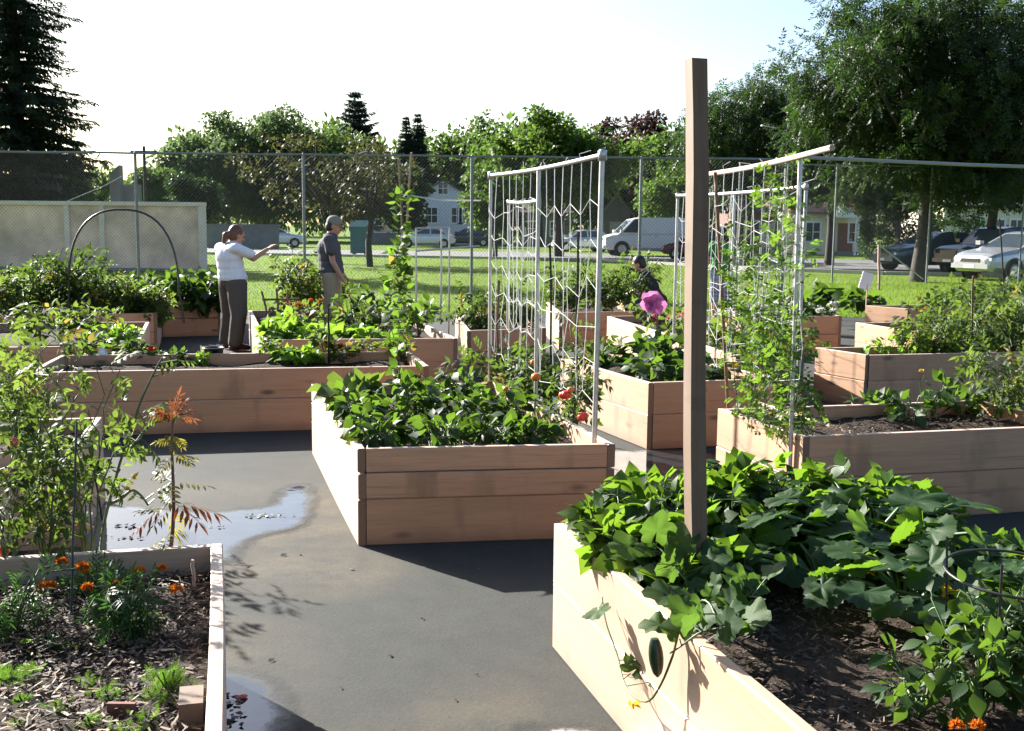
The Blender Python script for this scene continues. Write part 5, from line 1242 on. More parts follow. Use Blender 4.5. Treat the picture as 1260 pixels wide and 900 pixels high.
BL(82, 192, 72, 40, 268, 'dull green tree behind the grey slab on the left', n=50, per=110, leaf=.32, seed=8)
BL(122, 204, 78, 22, 268, 'small thin tree with sky showing left of the pale slab', n=26, per=60, leaf=.3, seed=9, mat='t_bright')
BL(400, 150, 47, 135, 288, 'spreading apple tree with reddish brown leaves over the man', 't_apple', 100, 30, .20, T_TINY, .17, 'apple_tree', None, .15, 11, .8, limbs=22, trunk_px=413, zb=1.9)
BL(462, 195, 44, 50, 290, 'right side of the apple orchard, a smaller brown green tree', 't_apple', 44, 34, .2, T_TINY, .12, 'apple_tree', None, .2, 12, .8, limbs=12, trunk_px=455, zb=1.6)
BL(565, 150, 118, 62, 290, 'dark green tree right of the spruce pair', n=90, per=130, leaf=.55, seed=13)
BL(605, 134, 104, 50, 290, 'airy dark green tree with sky gaps behind the bright tree', n=44, per=80, leaf=.5, seed=14, clump=.22)
BL(492, 200, 92, 40, 285, 'dark tree mass beside the blue house', n=60, per=130, leaf=.42, seed=15, mat='hedge')
BL(690, 140, 62, 112, 262, 'bright sunlit green tree in the centre behind the netting', 't_bright', 150, 130, .32, seed=16, clump=.22)
BL(610, 200, 58, 44, 296, 'low bright green tree at the left post of the string trellis', 't_bright', 50, 110, .28, seed=17)
BL(668, 129, 92, 34, 250, 'purple leaved tree peeping over the bright green one', 't_purple', 34, 90, .42, seed=18, clump=.26)
BL(792, 122, 84, 48, 262, 'tall purple leaved tree with sky gaps left of the timber post', 't_purple', 48, 100, .40, seed=19, clump=.22, limbs=12)
BL(745, 140, 90, 36, 260, 'shorter purple tree beside the tall purple one', 't_purple', 34, 95, .42, seed=20, clump=.25)
BL(745, 158, 88, 80, 295, 'dark green tree behind the netting right of the bright tree', n=60, per=130, leaf=.4, seed=21, mat='hedge')
BL(825, 200, 74, 50, 278, 'bright low tree over the white van', 't_bright', 60, 110, .27, seed=22, clump=.26)
BL(850, 138, 80, 72, 285, 'dark tree behind the timber post', n=55, per=120, leaf=.4, seed=23)
BL(930, 88, 50, 104, 285, 'loose green tree right of the timber post with a ragged outline', 't_locust', 190, 34, .55, T_LOCU, .2, seed=24, clump=.2, limbs=14, zb=2.6)
BL(1172, -40, 36, 212, 245, 'huge honey locust spreading over the right side of the picture', 't_locust', 420, 40, .50, T_LOCU, .24, 'locust_tree', None, .13, 25, .75, limbs=40, trunk_px=1131, zb=2.3)
BL(1030, 112, 52, 92, 280, 'dark leafy tree behind the honey locust, left of its trunk', 't_locust', 130, 36, .52, T_LOCU, .2, seed=26, clump=.22, zb=2.5)
BL(1235, 90, 44, 110, 282, 'dark dense tree at the right edge over the parked cars', 'hedge', 150, 130, .30, seed=27, clump=.2, trunk=.2, zb=2.6)
BL(1110, 195, 60, 60, 270, 'shaded tree low behind the locust trunk', 'hedge', 60, 120, .3, seed=28, zb=2.4)
BL(985, 200, 64, 50, 282, 'mid green tree over the white cottage porch', 't_green', 50, 110, .32, seed=29, zb=3)
# far wood: one mass closing the view
mb = MB(); g = np.random.default_rng(5)
for k in range(300):
    x = -110 + 260 * k / 300 + g.normal(0, 1); y = 150 + g.uniform(-6, 10); H = (14.2 if x > -45 else 6.5) + 1.6 * math.sin(k * .21) + g.uniform(-1, 1.2)
    m = 170; dd = g.normal(0, 1, (m, 3)); dd /= np.linalg.norm(dd, axis=1)[:, None]; p = np.array([x, y, H * .5]) + dd * np.array([2.2, 2, H * .5]) * g.uniform(.4, 1, (m, 1)) ** .5
    mb.inst(T_TINY, p, dd + (0, 0, -.2), unit(g.normal(0, .5, (m, 3)) + (0, 0, .8)), g.uniform(.6, 1.3, m))
stuff(mb.build('far_woodland', M['t_green']), 'low band of woodland closing the far side of the park', 'woodland')
def hedge(px0, px1, top, d, depth, label, n=5000, leaf=.16):
    g = np.random.default_rng(int(px0)); a, b = Q(px0, top, d), Q(px1, top, d); H = a.z; mb = MB()
    u = g.normal(0, 1, (n, 3)); u /= np.abs(u).max(1)[:, None]; u = np.sign(u) * np.abs(u) ** 1.2
    rr = np.where(np.abs(u).max(1) > .9, 1, 1) * g.uniform(.86, 1.0, n)
    nrm = unit(u ** 3); u = u / np.maximum(1, (np.abs(u) ** 6).sum(1) ** (1 / 6))[:, None]
    p = np.array([(a.x + b.x) / 2, d, H / 2]) + u * rr[:, None] * np.array([(b.x - a.x) / 2, depth / 2, H / 2]); p += g.normal(0, .05, p.shape)
    mb.inst(T_TINY, p, unit(nrm + g.normal(0, .7, (n, 3))), g.normal(0, 1, (n, 3)), leaf * g.uniform(.6, 1.3, n))
    tag(mb.build('hedge', M['hedge']), label, 'hedge')
hedge(1066, 1152, 254, 62, 3, 'tall dark clipped hedge behind the dark blue parked car', 12000)
hedge(1150, 1214, 273, 64, 1.5, 'low hedge under the trees behind the black car', 4000)

# ------------------------------------------------------------------ buildings and walls
M['beige'] = pbr('beige concrete', (.74, .51, .375), .85, var=.34, scale=.9)
M['beige_l'] = pbr('pale concrete', (.72, .58, .48), .85, var=.12, scale=2)
M['greyc'] = pbr('grey concrete', (.20, .195, .19), .85, var=.15, scale=2)
M['dgrey'] = pbr('dark slab', (.06, .06, .062), .7, var=.2, scale=2)
M['siding_b'] = pbr('blue grey siding', (.60, .63, .69), .7, var=.06, scale=4)
M['siding_w'] = pbr('cream siding', (.68, .62, .46), .7, var=.06, scale=4)
M['brick'] = pbr('red brick', (.19, .08, .055), .85, var=.25, scale=5)
M['roof'] = pbr('roof shingles', (.10, .085, .075), .9, var=.25, scale=9)
M['roof_r'] = pbr('brown roof', (.20, .10, .065), .9, var=.25, scale=9)
M['trim'] = pbr('white trim', (.72, .72, .70), .6, var=.04)
M['glass'] = pbr('dark window glass', (.04, .055, .07), .05, var=.2, spec=.7)
M['teal'] = pbr('teal paint', (.03, .12, .12), .5, var=.2, scale=5)
def local_box(mb, org, ux, lo, hi):
    uy = Vector((-ux.y, ux.x, 0)); rot = np.array([[ux.x, uy.x, 0], [ux.y, uy.y, 0], [0, 0, 1]]); mb.box(lo, hi, rot, tuple(org))
# beige panelled wall
w1, w0 = Q(250, 333, 37.7), Q(-120, 331, 38.6); w1.z = w0.z = 0; ux = (w1 - w0).normalized(); L = (w1 - w0).length; H = 2.36
root = thing('panel_wall', tuple(w1), 'long beige concrete panel wall on the lawn at the left', 'wall')
mb = MB(); local_box(mb, w0, ux, (0, .10, 0), (L, .25, H - .14)); mb.build('wall_panel', M['beige'], root)
mb = MB(); local_box(mb, w0, ux, (-.05, .0, H - .138), (L + .05, .34, H)); mb.build('coping', M['beige_l'], root)
for s in (L - .14, L - 3.65, L - 4.9, L - 8.2, L - 11):
    mb = MB(); local_box(mb, w0, ux, (s, .02, 0), (s + (.26 if s > L - 1 else .18), .097, H - .142)); mb.build('pilaster', M['beige_l'], root)
mb = MB(); local_box(mb, w0, ux, (0, -.05, 0), (L, .015, .10)); mb.build('plinth', M['greyc'], root)
for (x0, x1, t, b, d, m_, lb) in [(35, 70, 203, 262, 46, 'dgrey', 'dark grey rectangular slab standing behind the beige wall'), (134, 146, 203, 262, 47, 'greyc', 'pale upright slab with a slanted top behind the beige wall'), (146, 169, 227, 262, 47.6, 'greyc', 'lower pale slab right of the slanted one')]:
    p, q = Q(x0, t, d), Q(x1, t, d); r0 = thing('concrete_slab', (p.x, d, 0), lb, 'slab'); mb = MB()
    v = [(p.x, d, 0), (q.x, d, 0), (q.x, d + .5, 0), (p.x, d + .5, 0), (p.x, d, p.z - (.4 if x0 == 134 else 0)), (q.x, d, p.z), (q.x, d + .5, p.z), (p.x, d + .5, p.z - (.4 if x0 == 134 else 0))]
    mb.quads(v, [(0,3,2,1),(4,5,6,7),(0,1,5,4),(1,2,6,5),(2,3,7,6),(3,0,4,7)], v); mb.build('slab_body', M[m_], r0)
    mb = MB(); mb.box((p.x - .06, d - .06, 0), (q.x + .06, d - .004, .3)); mb.build('footing', M['greyc'], r0)
mb = MB(); mb.tube([tuple(Q(80, 249, 43)), tuple(Q(130, 228, 43)), tuple(Q(168, 207, 43))], .016, 5); ob = thing('guy_wire', tuple(Q(80, 249, 43)), 'pale slanted cable rising behind the beige wall', 'cable'); mb.build('cable', M['string'], ob)
# low blue-grey wall beyond
p, q = Q(252, 290, 76), Q(342, 290, 76); r0 = thing('low_wall', (p.x, 76, 0), 'low blue grey wall far behind the woman', 'wall'); mb = MB(); mb.box((p.x, 76, 0), (q.x, 76.4, 1.5)); mb.build('wall_panel', M['greyc'], r0)
mb = MB(); mb.box((p.x - .1, 75.9, 1.503), (q.x + .1, 76.5, 1.62)); mb.build('coping', M['greyc'], r0)

def house(x0, x1, d, eave, ridge, depth, label, wallm, roofm, gable=True, wins=(), door=None, chimney=False, porch=None, name='house'):
    """front faces the garden; gable: ridge runs away from the viewer"""
    root = thing(name, ((x0 + x1) / 2, d, 0), label, 'house'); y0, y1 = d, d + depth; xm = (x0 + x1) / 2
    mb = MB()
    if gable:
        v = [(x0,y0,0),(x1,y0,0),(x1,y0,eave),(xm,y0,ridge),(x0,y0,eave),(x0,y1,0),(x1,y1,0),(x1,y1,eave),(xm,y1,ridge),(x0,y1,eave)]
        mb.add(v, [(0,1,2),(0,2,4),(4,2,3),(5,7,6),(5,9,7),(9,8,7),(0,4,9),(0,9,5),(1,6,7),(1,7,2)], v)
    else: mb.box((x0, y0, 0), (x1, y1, eave))
    wl = mb.build('wall', M[wallm], root)
    mb = MB(); o = .35
    if gable:
        k = (ridge - eave) / (xm - x0)
        for sx in (-1, 1):
            xe = (x0 - o) if sx < 0 else (x1 + o); ze = eave - k * o
            v = [(xm, y0 - o, ridge + .02), (xm, y1 + o, ridge + .02), (xe, y1 + o, ze + .02), (xe, y0 - o, ze + .02)]
            v += [(a, b, c + .16) for a, b, c in v]; mb.quads(v, [(0,1,2,3),(4,7,6,5),(0,3,7,4),(1,5,6,2),(2,6,7,3),(0,4,5,1)], v)
    else:
        ym = (y0 + y1) / 2; k = (ridge - eave) / (ym - y0)
        for (ya, yb) in ((y0 - o, y0), (y1 + o, y1)):
            v = [(x0 - o, ym, ridge), (x1 + o, ym, ridge), (x1 + o, ya, eave - k * o), (x0 - o, ya, eave - k * o)]
            v += [(a, b, c + .18) for a, b, c in v]; mb.quads(v, [(0,1,2,3),(4,7,6,5),(0,3,7,4),(1,5,6,2),(2,6,7,3),(0,4,5,1)], v)
        v = [(x0, y0, eave), (x0, y1, eave), (x0, ym, ridge), (x1, y0, eave), (x1, y1, eave), (x1, ym, ridge)]
        mb.add(v, [(0, 1, 2), (3, 5, 4)])
    rf = mb.build('roof', M[roofm], root)
    if chimney:
        mb = MB(); mb.box((xm + 1, d + depth / 2 - .4, ridge - .8), (xm + 1.7, d + depth / 2 + .4, ridge + 1)); mb.build('chimney', M['brick'], rf)
    for (wx, wz, ww, wh) in wins:
        mb = MB()
        for lo, hi in (((-ww/2-.12, -.07, -wh/2-.12), (ww/2+.12, -.003, -wh/2)), ((-ww/2-.12, -.07, wh/2), (ww/2+.12, -.003, wh/2+.12)), ((-ww/2-.12, -.07, -wh/2), (-ww/2, -.003, wh/2)), ((ww/2, -.07, -wh/2), (ww/2+.12, -.003, wh/2)), ((-.03, -.06, -wh/2), (.03, -.02, wh/2)), ((-ww/2, -.06, -.03), (-.03, -.02, .03)), ((.03, -.06, -.03), (ww/2, -.02, .03))): mb.box(lo, hi, None, (wx, y0, wz))
        f = mb.build('window', M['trim'], root)
        mb = MB(); mb.box((-ww/2, -.015, -wh/2), (ww/2, -.004, wh/2), None, (wx, y0, wz)); mb.build('pane', M['glass'], f)
    if door:
        dx, dm = door; mb = MB(); mb.box((dx - .5, y0 - .06, 0), (dx + .5, y0 - .004, 2.1)); dd_ = mb.build('door', M[dm], root)
        mb = MB(); mb.box((dx + .32, y0 - .12, .95), (dx + .40, y0 - .063, 1.05)); mb.build('handle', M['galv'], dd_)
        mb = MB(); mb.box((dx - .7, y0 - 1.0, 0), (dx + .7, y0 - .07, .22)); mb.build('step', M['greyc'], root)
    if porch:
        pa, pb_, pz, pr_ = porch; mb = MB(); xm2 = (pa + pb_) / 2; ya = y0 - 1.8
        v = [(pa, ya, pz), (pb_, ya, pz), (xm2, ya, pr_), (pa, y0 - .02, pz), (pb_, y0 - .02, pz), (xm2, y0 - .02, pr_)]
        mb.add(v, [(0, 1, 2), (3, 5, 4), (0, 2, 5), (0, 5, 3), (1, 4, 5), (1, 5, 2), (0, 3, 4), (0, 4, 1)], v); mb.build('porch_roof', M['trim'], root)
        for xx in (pa + .1, pb_ - .1):
            mb = MB(); mb.lathe([(.09, 0), (.09, .1), (.07, .15), (.06, pz - .1), (.09, pz - .05), (.09, pz)], 8, (xx, ya + .12, 0)); mb.build('porch_column', M['trim'], root)
    return root
D = 100; X = lambda px, d=D: Q(px, 290, d).x; Z = lambda py, d=D, px=600: Q(px, py, d).z
house(X(511), X(579), D, Z(243, D, 545), Z(223, D, 545), 9, 'blue grey gabled house behind the parked sedans', 'siding_b', 'roof', True, [(X(545), 5.0, .8, 1.0), (X(562), 2.6, .9, 1.3), (X(571), 2.6, .9, 1.3), (X(531), 2.6, 1.0, 1.3)], chimney=False)
house(X(452), X(500, 103), 103, 2.9, 4.4, 7, 'low grey house in the shade left of the blue one', 'greyc', 'roof', False, [(X(470, 103), 1.6, 1.2, 1.1), (X(486, 103), 1.6, 1.2, 1.1)])
D = 74
house(X(988, D), X(1072, D), D, 2.75, 3.6, 7, 'cream cottage with a small white pedimented porch at the right', 'siding_w', 'roof_r', False, [(X(1000, D), 1.5, .9, 1.2), (X(1052, D), 1.5, .8, 1.2), (X(1064, D), 1.5, .8, 1.2)], (X(1040, D), 'brick'), porch=(X(1012, D), X(1045, D), 2.45, 3.25))
house(X(905, 82), X(985, 82), 82, 3.0, 4.4, 7, 'dark red brick house behind the right trellis', 'brick', 'roof', False, [(X(925, 82), 1.6, 1.0, 1.2), (X(960, 82), 1.6, 1.0, 1.2)], (X(945, 82), 'trim'))
house(X(1160, 72), X(1300, 72), 72, 3.3, 5.0, 8, 'pale house at the right edge half hidden behind trees', 'siding_w', 'roof', False, [(X(1195, 72), 1.7, 1.0, 1.4), (X(1225, 72), 1.7, 1.0, 1.4), (X(1250, 72), 1.7, .8, 1.4)], (X(1240, 72) , 'brick'))
house(X(640, 92), X(700, 92), 92, 2.8, 4.2, 7, 'small dark house half hidden behind the netting', 'greyc', 'roof', False, [(X(655, 92), 1.5, 1.0, 1.1), (X(685, 92), 1.5, 1.0, 1.1)])
house(X(742, 84), X(775, 84), 84, 2.8, 4.0, 6, 'grey shed behind the front of the white van', 'dgrey', 'roof', True, [], (X(758, 84), 'greyc'), name='shed')
# teal container
p, q = Q(431, 305, 60), Q(452, 305, 60); r0 = thing('waste_container', (p.x, 60, 0), 'teal metal container on the lawn right of the man', 'container'); mb = MB(); mb.box((p.x, 60, .12), (q.x, 61.2, 1.55)); mb.build('container_body', M['teal'], r0)
mb = MB(); v = [(p.x - .05, 59.95, 1.553), (q.x + .05, 59.95, 1.553), (q.x + .05, 61.3, 1.553), (p.x - .05, 61.3, 1.553), (p.x - .05, 60.5, 1.9), (q.x + .05, 60.5, 1.9), (q.x + .05, 61.3, 1.9), (p.x - .05, 61.3, 1.9)]
mb.quads(v, [(0,3,2,1),(4,5,6,7),(0,1,5,4),(1,2,6,5),(2,3,7,6),(3,0,4,7)], v); mb.build('lid', M['teal'], r0)
for xx in (p.x + .1, q.x - .2):
    mb = MB(); mb.box((xx, 60.1, 0), (xx + .1, 60.9, .118)); mb.build('foot', M['black'], r0)
# street pole with sagging wires and utility pole
pu = Q(177, 180, 84); r0 = thing('utility_pole', (pu.x, 84, 0), 'distant wooden utility pole just right of the left fence post', 'utility pole'); mb = MB(); mb.tube([(pu.x, 84, 0), (pu.x, 84, pu.z)], [.16, .11], 8); mb.build('pole', M['bark'], r0)
mb = MB(); mb.box((pu.x - 1, 83.9, pu.z - .5), (pu.x + 1, 83.99 - .05, pu.z - .35)); mb.build('crossarm', M['bark'], r0)
mb = MB(); a_, b_ = Q(492, 239, 30), Q(592, 247, 30); mb.tube([tuple(a_), tuple((a_ + b_) / 2 - Vector((0, 0, .08))), tuple(b_)], .022, 5); ob = thing('rope', tuple(a_), 'pale rope slung between the cane and the fence post', 'rope'); mb.build('strand', M['string'], ob)

# ------------------------------------------------------------------ cars
def paint(name, c, metal=.3): return pbr(name, c, .22, metal=metal, var=.03, scale=1, spec=.6)
M['p_silver'] = paint('silver paint', (.42, .44, .47), .55); M['p_blue'] = paint('dark blue green paint', (.05, .085, .10)); M['p_black'] = paint('black paint', (.015, .016, .018)); M['p_white'] = paint('white paint', (.72, .73, .74), 0); M['p_dark'] = paint('dark grey paint', (.04, .04, .05)); M['p_lsil'] = paint('pale silver paint', (.55, .56, .58), .3); M['p_red'] = paint('dark red paint', (.12, .02, .02))
M['rubber'] = pbr('tyre rubber', (.018, .018, .018), .8); M['rim'] = pbr('alloy rim', (.45, .45, .46), .3, metal=.8); M['lampg'] = pbr('lamp glass', (.55, .56, .55), .1, spec=.8); M['tail'] = pbr('red lamp glass', (.35, .01, .01), .15, spec=.8); M['chrome'] = pbr('chrome', (.6, .6, .6), .15, metal=1)
SHAPES = {
 'sedan': dict(L=4.5, W=.86, st=[(2.28,.38,.62,.66),(2.22,.30,.72,.82),(2.08,.26,.80,.92),(1.85,.24,.86,.97),(1.35,.22,.94,1),(.85,.22,1.0,1),(-1.3,.22,1.02,1),(-1.95,.25,1.0,.96),(-2.2,.30,.9,.9),(-2.27,.40,.74,.78)], cab=[(1.1,.96),(.2,1.43),(-.15,1.48),(-.85,1.46),(-1.8,1.0)], wx=1.36, r=.32),
 'suv': dict(L=4.6, W=.92, st=[(2.3,.45,.75,.75),(2.22,.34,.92,.92),(1.9,.30,1.02,.98),(1.1,.28,1.08,1),(.9,.28,1.10,1),(-1.9,.28,1.12,1),(-2.22,.32,1.10,.96),(-2.30,.42,.95,.85)], cab=[(1.0,1.06),(.35,1.68),(-.2,1.76),(-1.85,1.74),(-2.2,1.12)], wx=1.38, r=.37),
 'hatch': dict(L=3.9, W=.84, st=[(1.97,.38,.60,.72),(1.88,.28,.72,.92),(1.6,.24,.82,.97),(1.0,.22,.92,1),(-1.3,.22,.98,1),(-1.8,.25,.98,.96),(-1.95,.34,.86,.85)], cab=[(1.1,.90),(.25,1.42),(-.2,1.49),(-1.3,1.45),(-1.85,.98)], wx=1.22, r=.31),
 'van': dict(L=5.4, W=.98, st=[(2.7,.45,.80,.75),(2.62,.36,.98,.92),(2.3,.32,1.10,.98),(1.7,.30,1.20,1),(-2.5,.30,1.25,1),(-2.68,.36,1.2,.97)], cab=[(1.95,1.16),(1.15,1.95),(.7,2.05),(-2.45,2.05),(-2.62,1.22)], wx=1.75, r=.37)}
def car(kind, loc, head, pm, label, name='parked_car', cat='car', group='cars parked beyond the lawn', k_=1.0):
    S_ = SHAPES[kind]; W = S_['W']; root = thing(name, (loc[0], loc[1], 0), label, cat, group)
    ux = Vector((math.cos(head), math.sin(head), 0)); uy = Vector((-ux.y, ux.x, 0))
    rot = np.array([[ux.x, uy.x, 0], [ux.y, uy.y, 0], [0, 0, 1]]); org = np.array([loc[0], loc[1], 0])
    rot = rot * k_; T = lambda v: np.asarray(v, float) @ rot.T + org
    mb = MB(); V = []; N = 12
    for (x, zl, zt, w) in S_['st']:
        w *= W; h = zt - zl
        half = [(.86 * w, zl), (w, zl + .14), (w, zl + .55 * h), (.975 * w, zl + .8 * h), (.90 * w, zt - .015), (.6 * w, zt + .02)]
        for y, z in half: V.append((x, y, z))
        for y, z in half[::-1]: V.append((x, -y, z))
    m = len(S_['st']); q = [(i * N + j, i * N + (j + 1) % N, (i + 1) * N + (j + 1) % N, (i + 1) * N + j) for i in range(m - 1) for j in range(N)]
    mb.quads(T(V), q, V, .5)
    for b in (0, (m - 1) * N): mb.add(T(V[b:b + N]), [(0, j, j + 1) for j in range(1, N - 1)], c=.5)
    # cabin shell
    cab = S_['cab']; zb = min(cab[0][1], cab[-1][1]); ztop = max(z for _, z in cab)
    wy = lambda z: W * (.95 - .25 * max(0, (z - zb)) / (ztop - zb)) if kind != 'van' else W * (.985 - .10 * max(0, (z - zb)) / (ztop - zb))
    VL = [(x, wy(z), z) for x, z in cab]; VR = [(x, -wy(z), z) for x, z in cab]; k = len(cab); v = VL + VR
    mb.quads(T(v), [(i, i + 1, k + i + 1, k + i) for i in range(k - 1)], v, .5)
    mb.add(T(VL), [(0, i, i + 1) for i in range(1, k - 1)], c=.5); mb.add(T(VR), [(0, i + 1, i) for i in range(1, k - 1)], c=.5)
    body = mb.build('body', M[pm], root)
    def panel(nm, pts, mat, off=.006, inset=.12, par=None):
        p = np.array(pts, float); c = p.mean(0); p = c + (p - c) * (1 - inset); n = np.cross(p[1] - p[0], p[2] - p[0]); n /= np.linalg.norm(n)
        if np.dot(n, c - np.array([0, 0, ztop * .6])) < 0: n = -n
        mb = MB(); kk = len(p); o = np.concatenate([p + n * off, p + n * (off - .004)])
        mb.add(T(o), [(0, i, i + 1) for i in range(1, kk - 1)] + [t for i in range(kk) for t in ((i, kk + i, kk + (i + 1) % kk), (i, kk + (i + 1) % kk, (i + 1) % kk))], c=.5)
        return mb.build(nm, M[mat], par or root)
    panel('windshield', [VL[0], VL[1], VR[1], VR[0]], 'glass')
    panel('rear_window', [VL[-2], VL[-1], VR[-1], VR[-2]], 'glass')
    x0, x1 = cab[0][0], cab[-1][0]; zs, ze = zb + .07, ztop - .09
    f = lambda z, a, b: a[0] + (b[0] - a[0]) * (z - a[1]) / (b[1] - a[1])
    for sg in (1, -1):
        xf0, xf1 = f(zs, cab[0], cab[1]) - .12, f(min(ze, cab[1][1]), cab[0], cab[1]) - .10
        xr0, xr1 = f(zs, cab[-1], cab[-2]) + .15, f(ze, cab[-1], cab[-2]) + .12
        if kind == 'van': segs = [(xf0, xf1, .75, .75)]
        elif kind == 'sedan': segs = [(xf0, xf1, -.32, -.32), (-.38, -.38, xr0, xr1)]
        else: segs = [(xf0, xf1, -.25, -.25), (-.32, -.32, -1.15, -1.15), (-1.22, -1.22, xr0, xr1)]
        for (a0, a1, b0, b1) in segs:
            if a1 - b1 < .05: continue
            panel('side_window', [(a0, sg * wy(zs), zs), (a1, sg * wy(ze), ze), (b1, sg * wy(ze), ze), (b0, sg * wy(zs), zs)], 'glass', inset=.04)
        for wx in (S_['wx'], -S_['wx']):
            r = S_['r']; y = sg * (W + .004)
            R90 = np.array([[1, 0, 0], [0, 0, sg], [0, -sg, 0]]).T
            Rr = rot @ np.array([[1, 0, 0], [0, 0, sg], [0, 1, 0]], float)
            o = T([wx, y, r])
            mb = MB(); mb.lathe([(.001, 0), (r * 1.18, 0), (r * 1.18, -.02)], 20, o + T([0, sg * .001, 0]) - org, Rr); mb.build('wheel_arch', M['black'], root)
            mb = MB(); mb.lathe([(r * .62, .012), (r * .9, .016), (r, .006), (r, -.2)], 24, o, Rr); wh = mb.build('wheel', M['rubber'], root, smooth=True)
            mb = MB(); mb.lathe([(.001, .012), (r * .2, .015), (r * .3, .009), (r * .56, .009), (r * .615, .016)], 20, o, Rr); mb.build('rim', M['rim'], wh, smooth=True)
        mb = MB(); xm = cab[0][0] - .15; zz = zb + .10; mb.box((xm - .09, min(sg * (W * .97), sg * (W + .16)), zz), (xm + .07, max(sg * (W * .97), sg * (W + .16)), zz + .13), rot, org); mb.build('mirror', M[pm], root)
        # lamps
        st = S_['st']; xh, zh = st[1][0], st[1][2]
        mb = MB(); y0, y1 = sorted((sg * W * .55, sg * W * .88)); mb.box((xh - .24, y0 + .06, zh - .12), (xh + .005, y1, zh - .03), rot, org); mb.build('headlight', M['lampg'], root)
        xr, zr_ = st[-2][0], st[-2][2]; mb = MB(); y0, y1 = sorted((sg * W * .66, sg * W * .93)); mb.box((xr - .075, y0, zr_ - .2), (xr + .08, y1, zr_ - .03), rot, org); mb.build('tail_light', M['tail'], root)
        mb = MB(); mb.box((-.18, sg * (W + .006) - .006, zb - .13), (-.02, sg * (W + .006) + .006, zb - .10), rot, org); mb.build('door_handle', M['chrome'], root)
    xb, zb_ = S_['st'][0][0], S_['st'][0][1]
    mb = MB(); mb.box((xb - .05, -W * .42, S_['st'][1][2] - .17), (xb - .015 + .03, W * .42, S_['st'][1][2] - .06), rot, org); mb.build('grille', M['black'], root)
    mb = MB(); mb.box((xb - .1, -W * .82, zb_ - .02), (xb + .04, W * .82, zb_ + .12), rot, org); mb.build('bumper', M['p_dark' if kind == 'suv' else pm], root)
    mb = MB(); mb.box((xb + .043, -.2, zb_ + .0), (xb + .05, .2, zb_ + .09), rot, org); mb.build('number_plate', M['trim'], root)
    return root
def cpos(px, d): q = Q(px, 300, d); return (q.x, d)
car('sedan', cpos(1262, 38.6), math.radians(180 + 24), 'p_silver', 'silver saloon car nearest the fence at the right edge', k_=1.12)
car('suv', cpos(1226, 43.5), math.radians(180 + 22), 'p_black', 'black off-road car parked behind the silver saloon', k_=1.05)
car('sedan', cpos(1150, 46.5), math.radians(180 + 16), 'p_blue', 'dark blue green saloon parked left of the black car', k_=1.1)
car('van', cpos(800, 66), math.radians(180 + 6), 'p_white', 'white panel van parked across the lawn', 'parked_van', 'van', k_=1.1)
car('hatch', cpos(715, 76), math.radians(180 + 10), 'p_lsil', 'pale silver hatchback seen through the string netting')
car('sedan', cpos(524, 84), math.radians(180 + 4), 'p_lsil', 'pale silver saloon left of the blue house')
car('sedan', cpos(575, 92), math.radians(180), 'p_dark', 'dark saloon right of the pale silver one')
car('hatch', cpos(603, 94), math.radians(180), 'p_blue', 'dark blue hatchback at the left post of the trellis')
car('sedan', cpos(337, 80), math.radians(20), 'p_lsil', 'silver saloon just right of the woman')
car('hatch', cpos(860, 60), math.radians(170), 'p_red', 'dark red hatchback mostly hidden by the timber post')
# small goal frame on the lawn
# ------------------------------------------------------------------ haze over the park
m, nt = new_mat('park haze'); vp = nd(nt, 'ShaderNodeVolumePrincipled'); vp.inputs['Color'].default_value = (.90, .95, 1, 1); vp.inputs['Density'].default_value = HAZE; vp.inputs['Anisotropy'].default_value = .3
ho = nd(nt, 'ShaderNodeOutputMaterial'); lk(nt, vp.outputs[0], ho.inputs['Volume'])
if HAZE:
    mb = MB(); mb.box((-170, -65, -1.2), (220, 185, 26)); stuff(mb.build('haze', m), 'thin summer haze over the whole park', 'haze')
# ------------------------------------------------------------------ people
def capsule(mb, p, q, r1, r2, n=14, flat=None):
    p, q = np.asarray(p, float), np.asarray(q, float); ax = q - p; L = np.linalg.norm(ax); ax /= L
    ts, rs = [], []
    for a in np.linspace(-PI / 2, 0, 5): ts.append(r1 * math.sin(a)); rs.append(max(1e-4, r1 * math.cos(a)))
    for t in np.linspace(.1, .9, 6): ts.append(L * t); rs.append(r1 + (r2 - r1) * t)
    for a in np.linspace(0, PI / 2, 5): ts.append(L + r2 * math.sin(a)); rs.append(max(1e-4, r2 * math.cos(a)))
    mb.tube(p + ax * np.array(ts)[:, None], rs, n)
def ell(mb, c, r, rot=None, n=18):
    t = np.linspace(-PI / 2, PI / 2, 12); ang = np.arange(n) * 2 * PI / n
    v = np.stack([np.outer(np.maximum(1e-3, np.cos(t)), np.cos(ang)) * r[0], np.outer(np.maximum(1e-3, np.cos(t)), np.sin(ang)) * r[1], np.repeat(np.sin(t)[:, None], n, 1) * r[2]], -1).reshape(-1, 3)
    if rot is not None: v = v @ np.array(rot).T
    i = np.arange(11)[:, None] * n; j = np.arange(n)[None]; k = (j + 1) % n
    mb.quads(v + np.asarray(c), np.stack([i + j, i + k, i + n + k, i + n + j], -1).reshape(-1, 4))
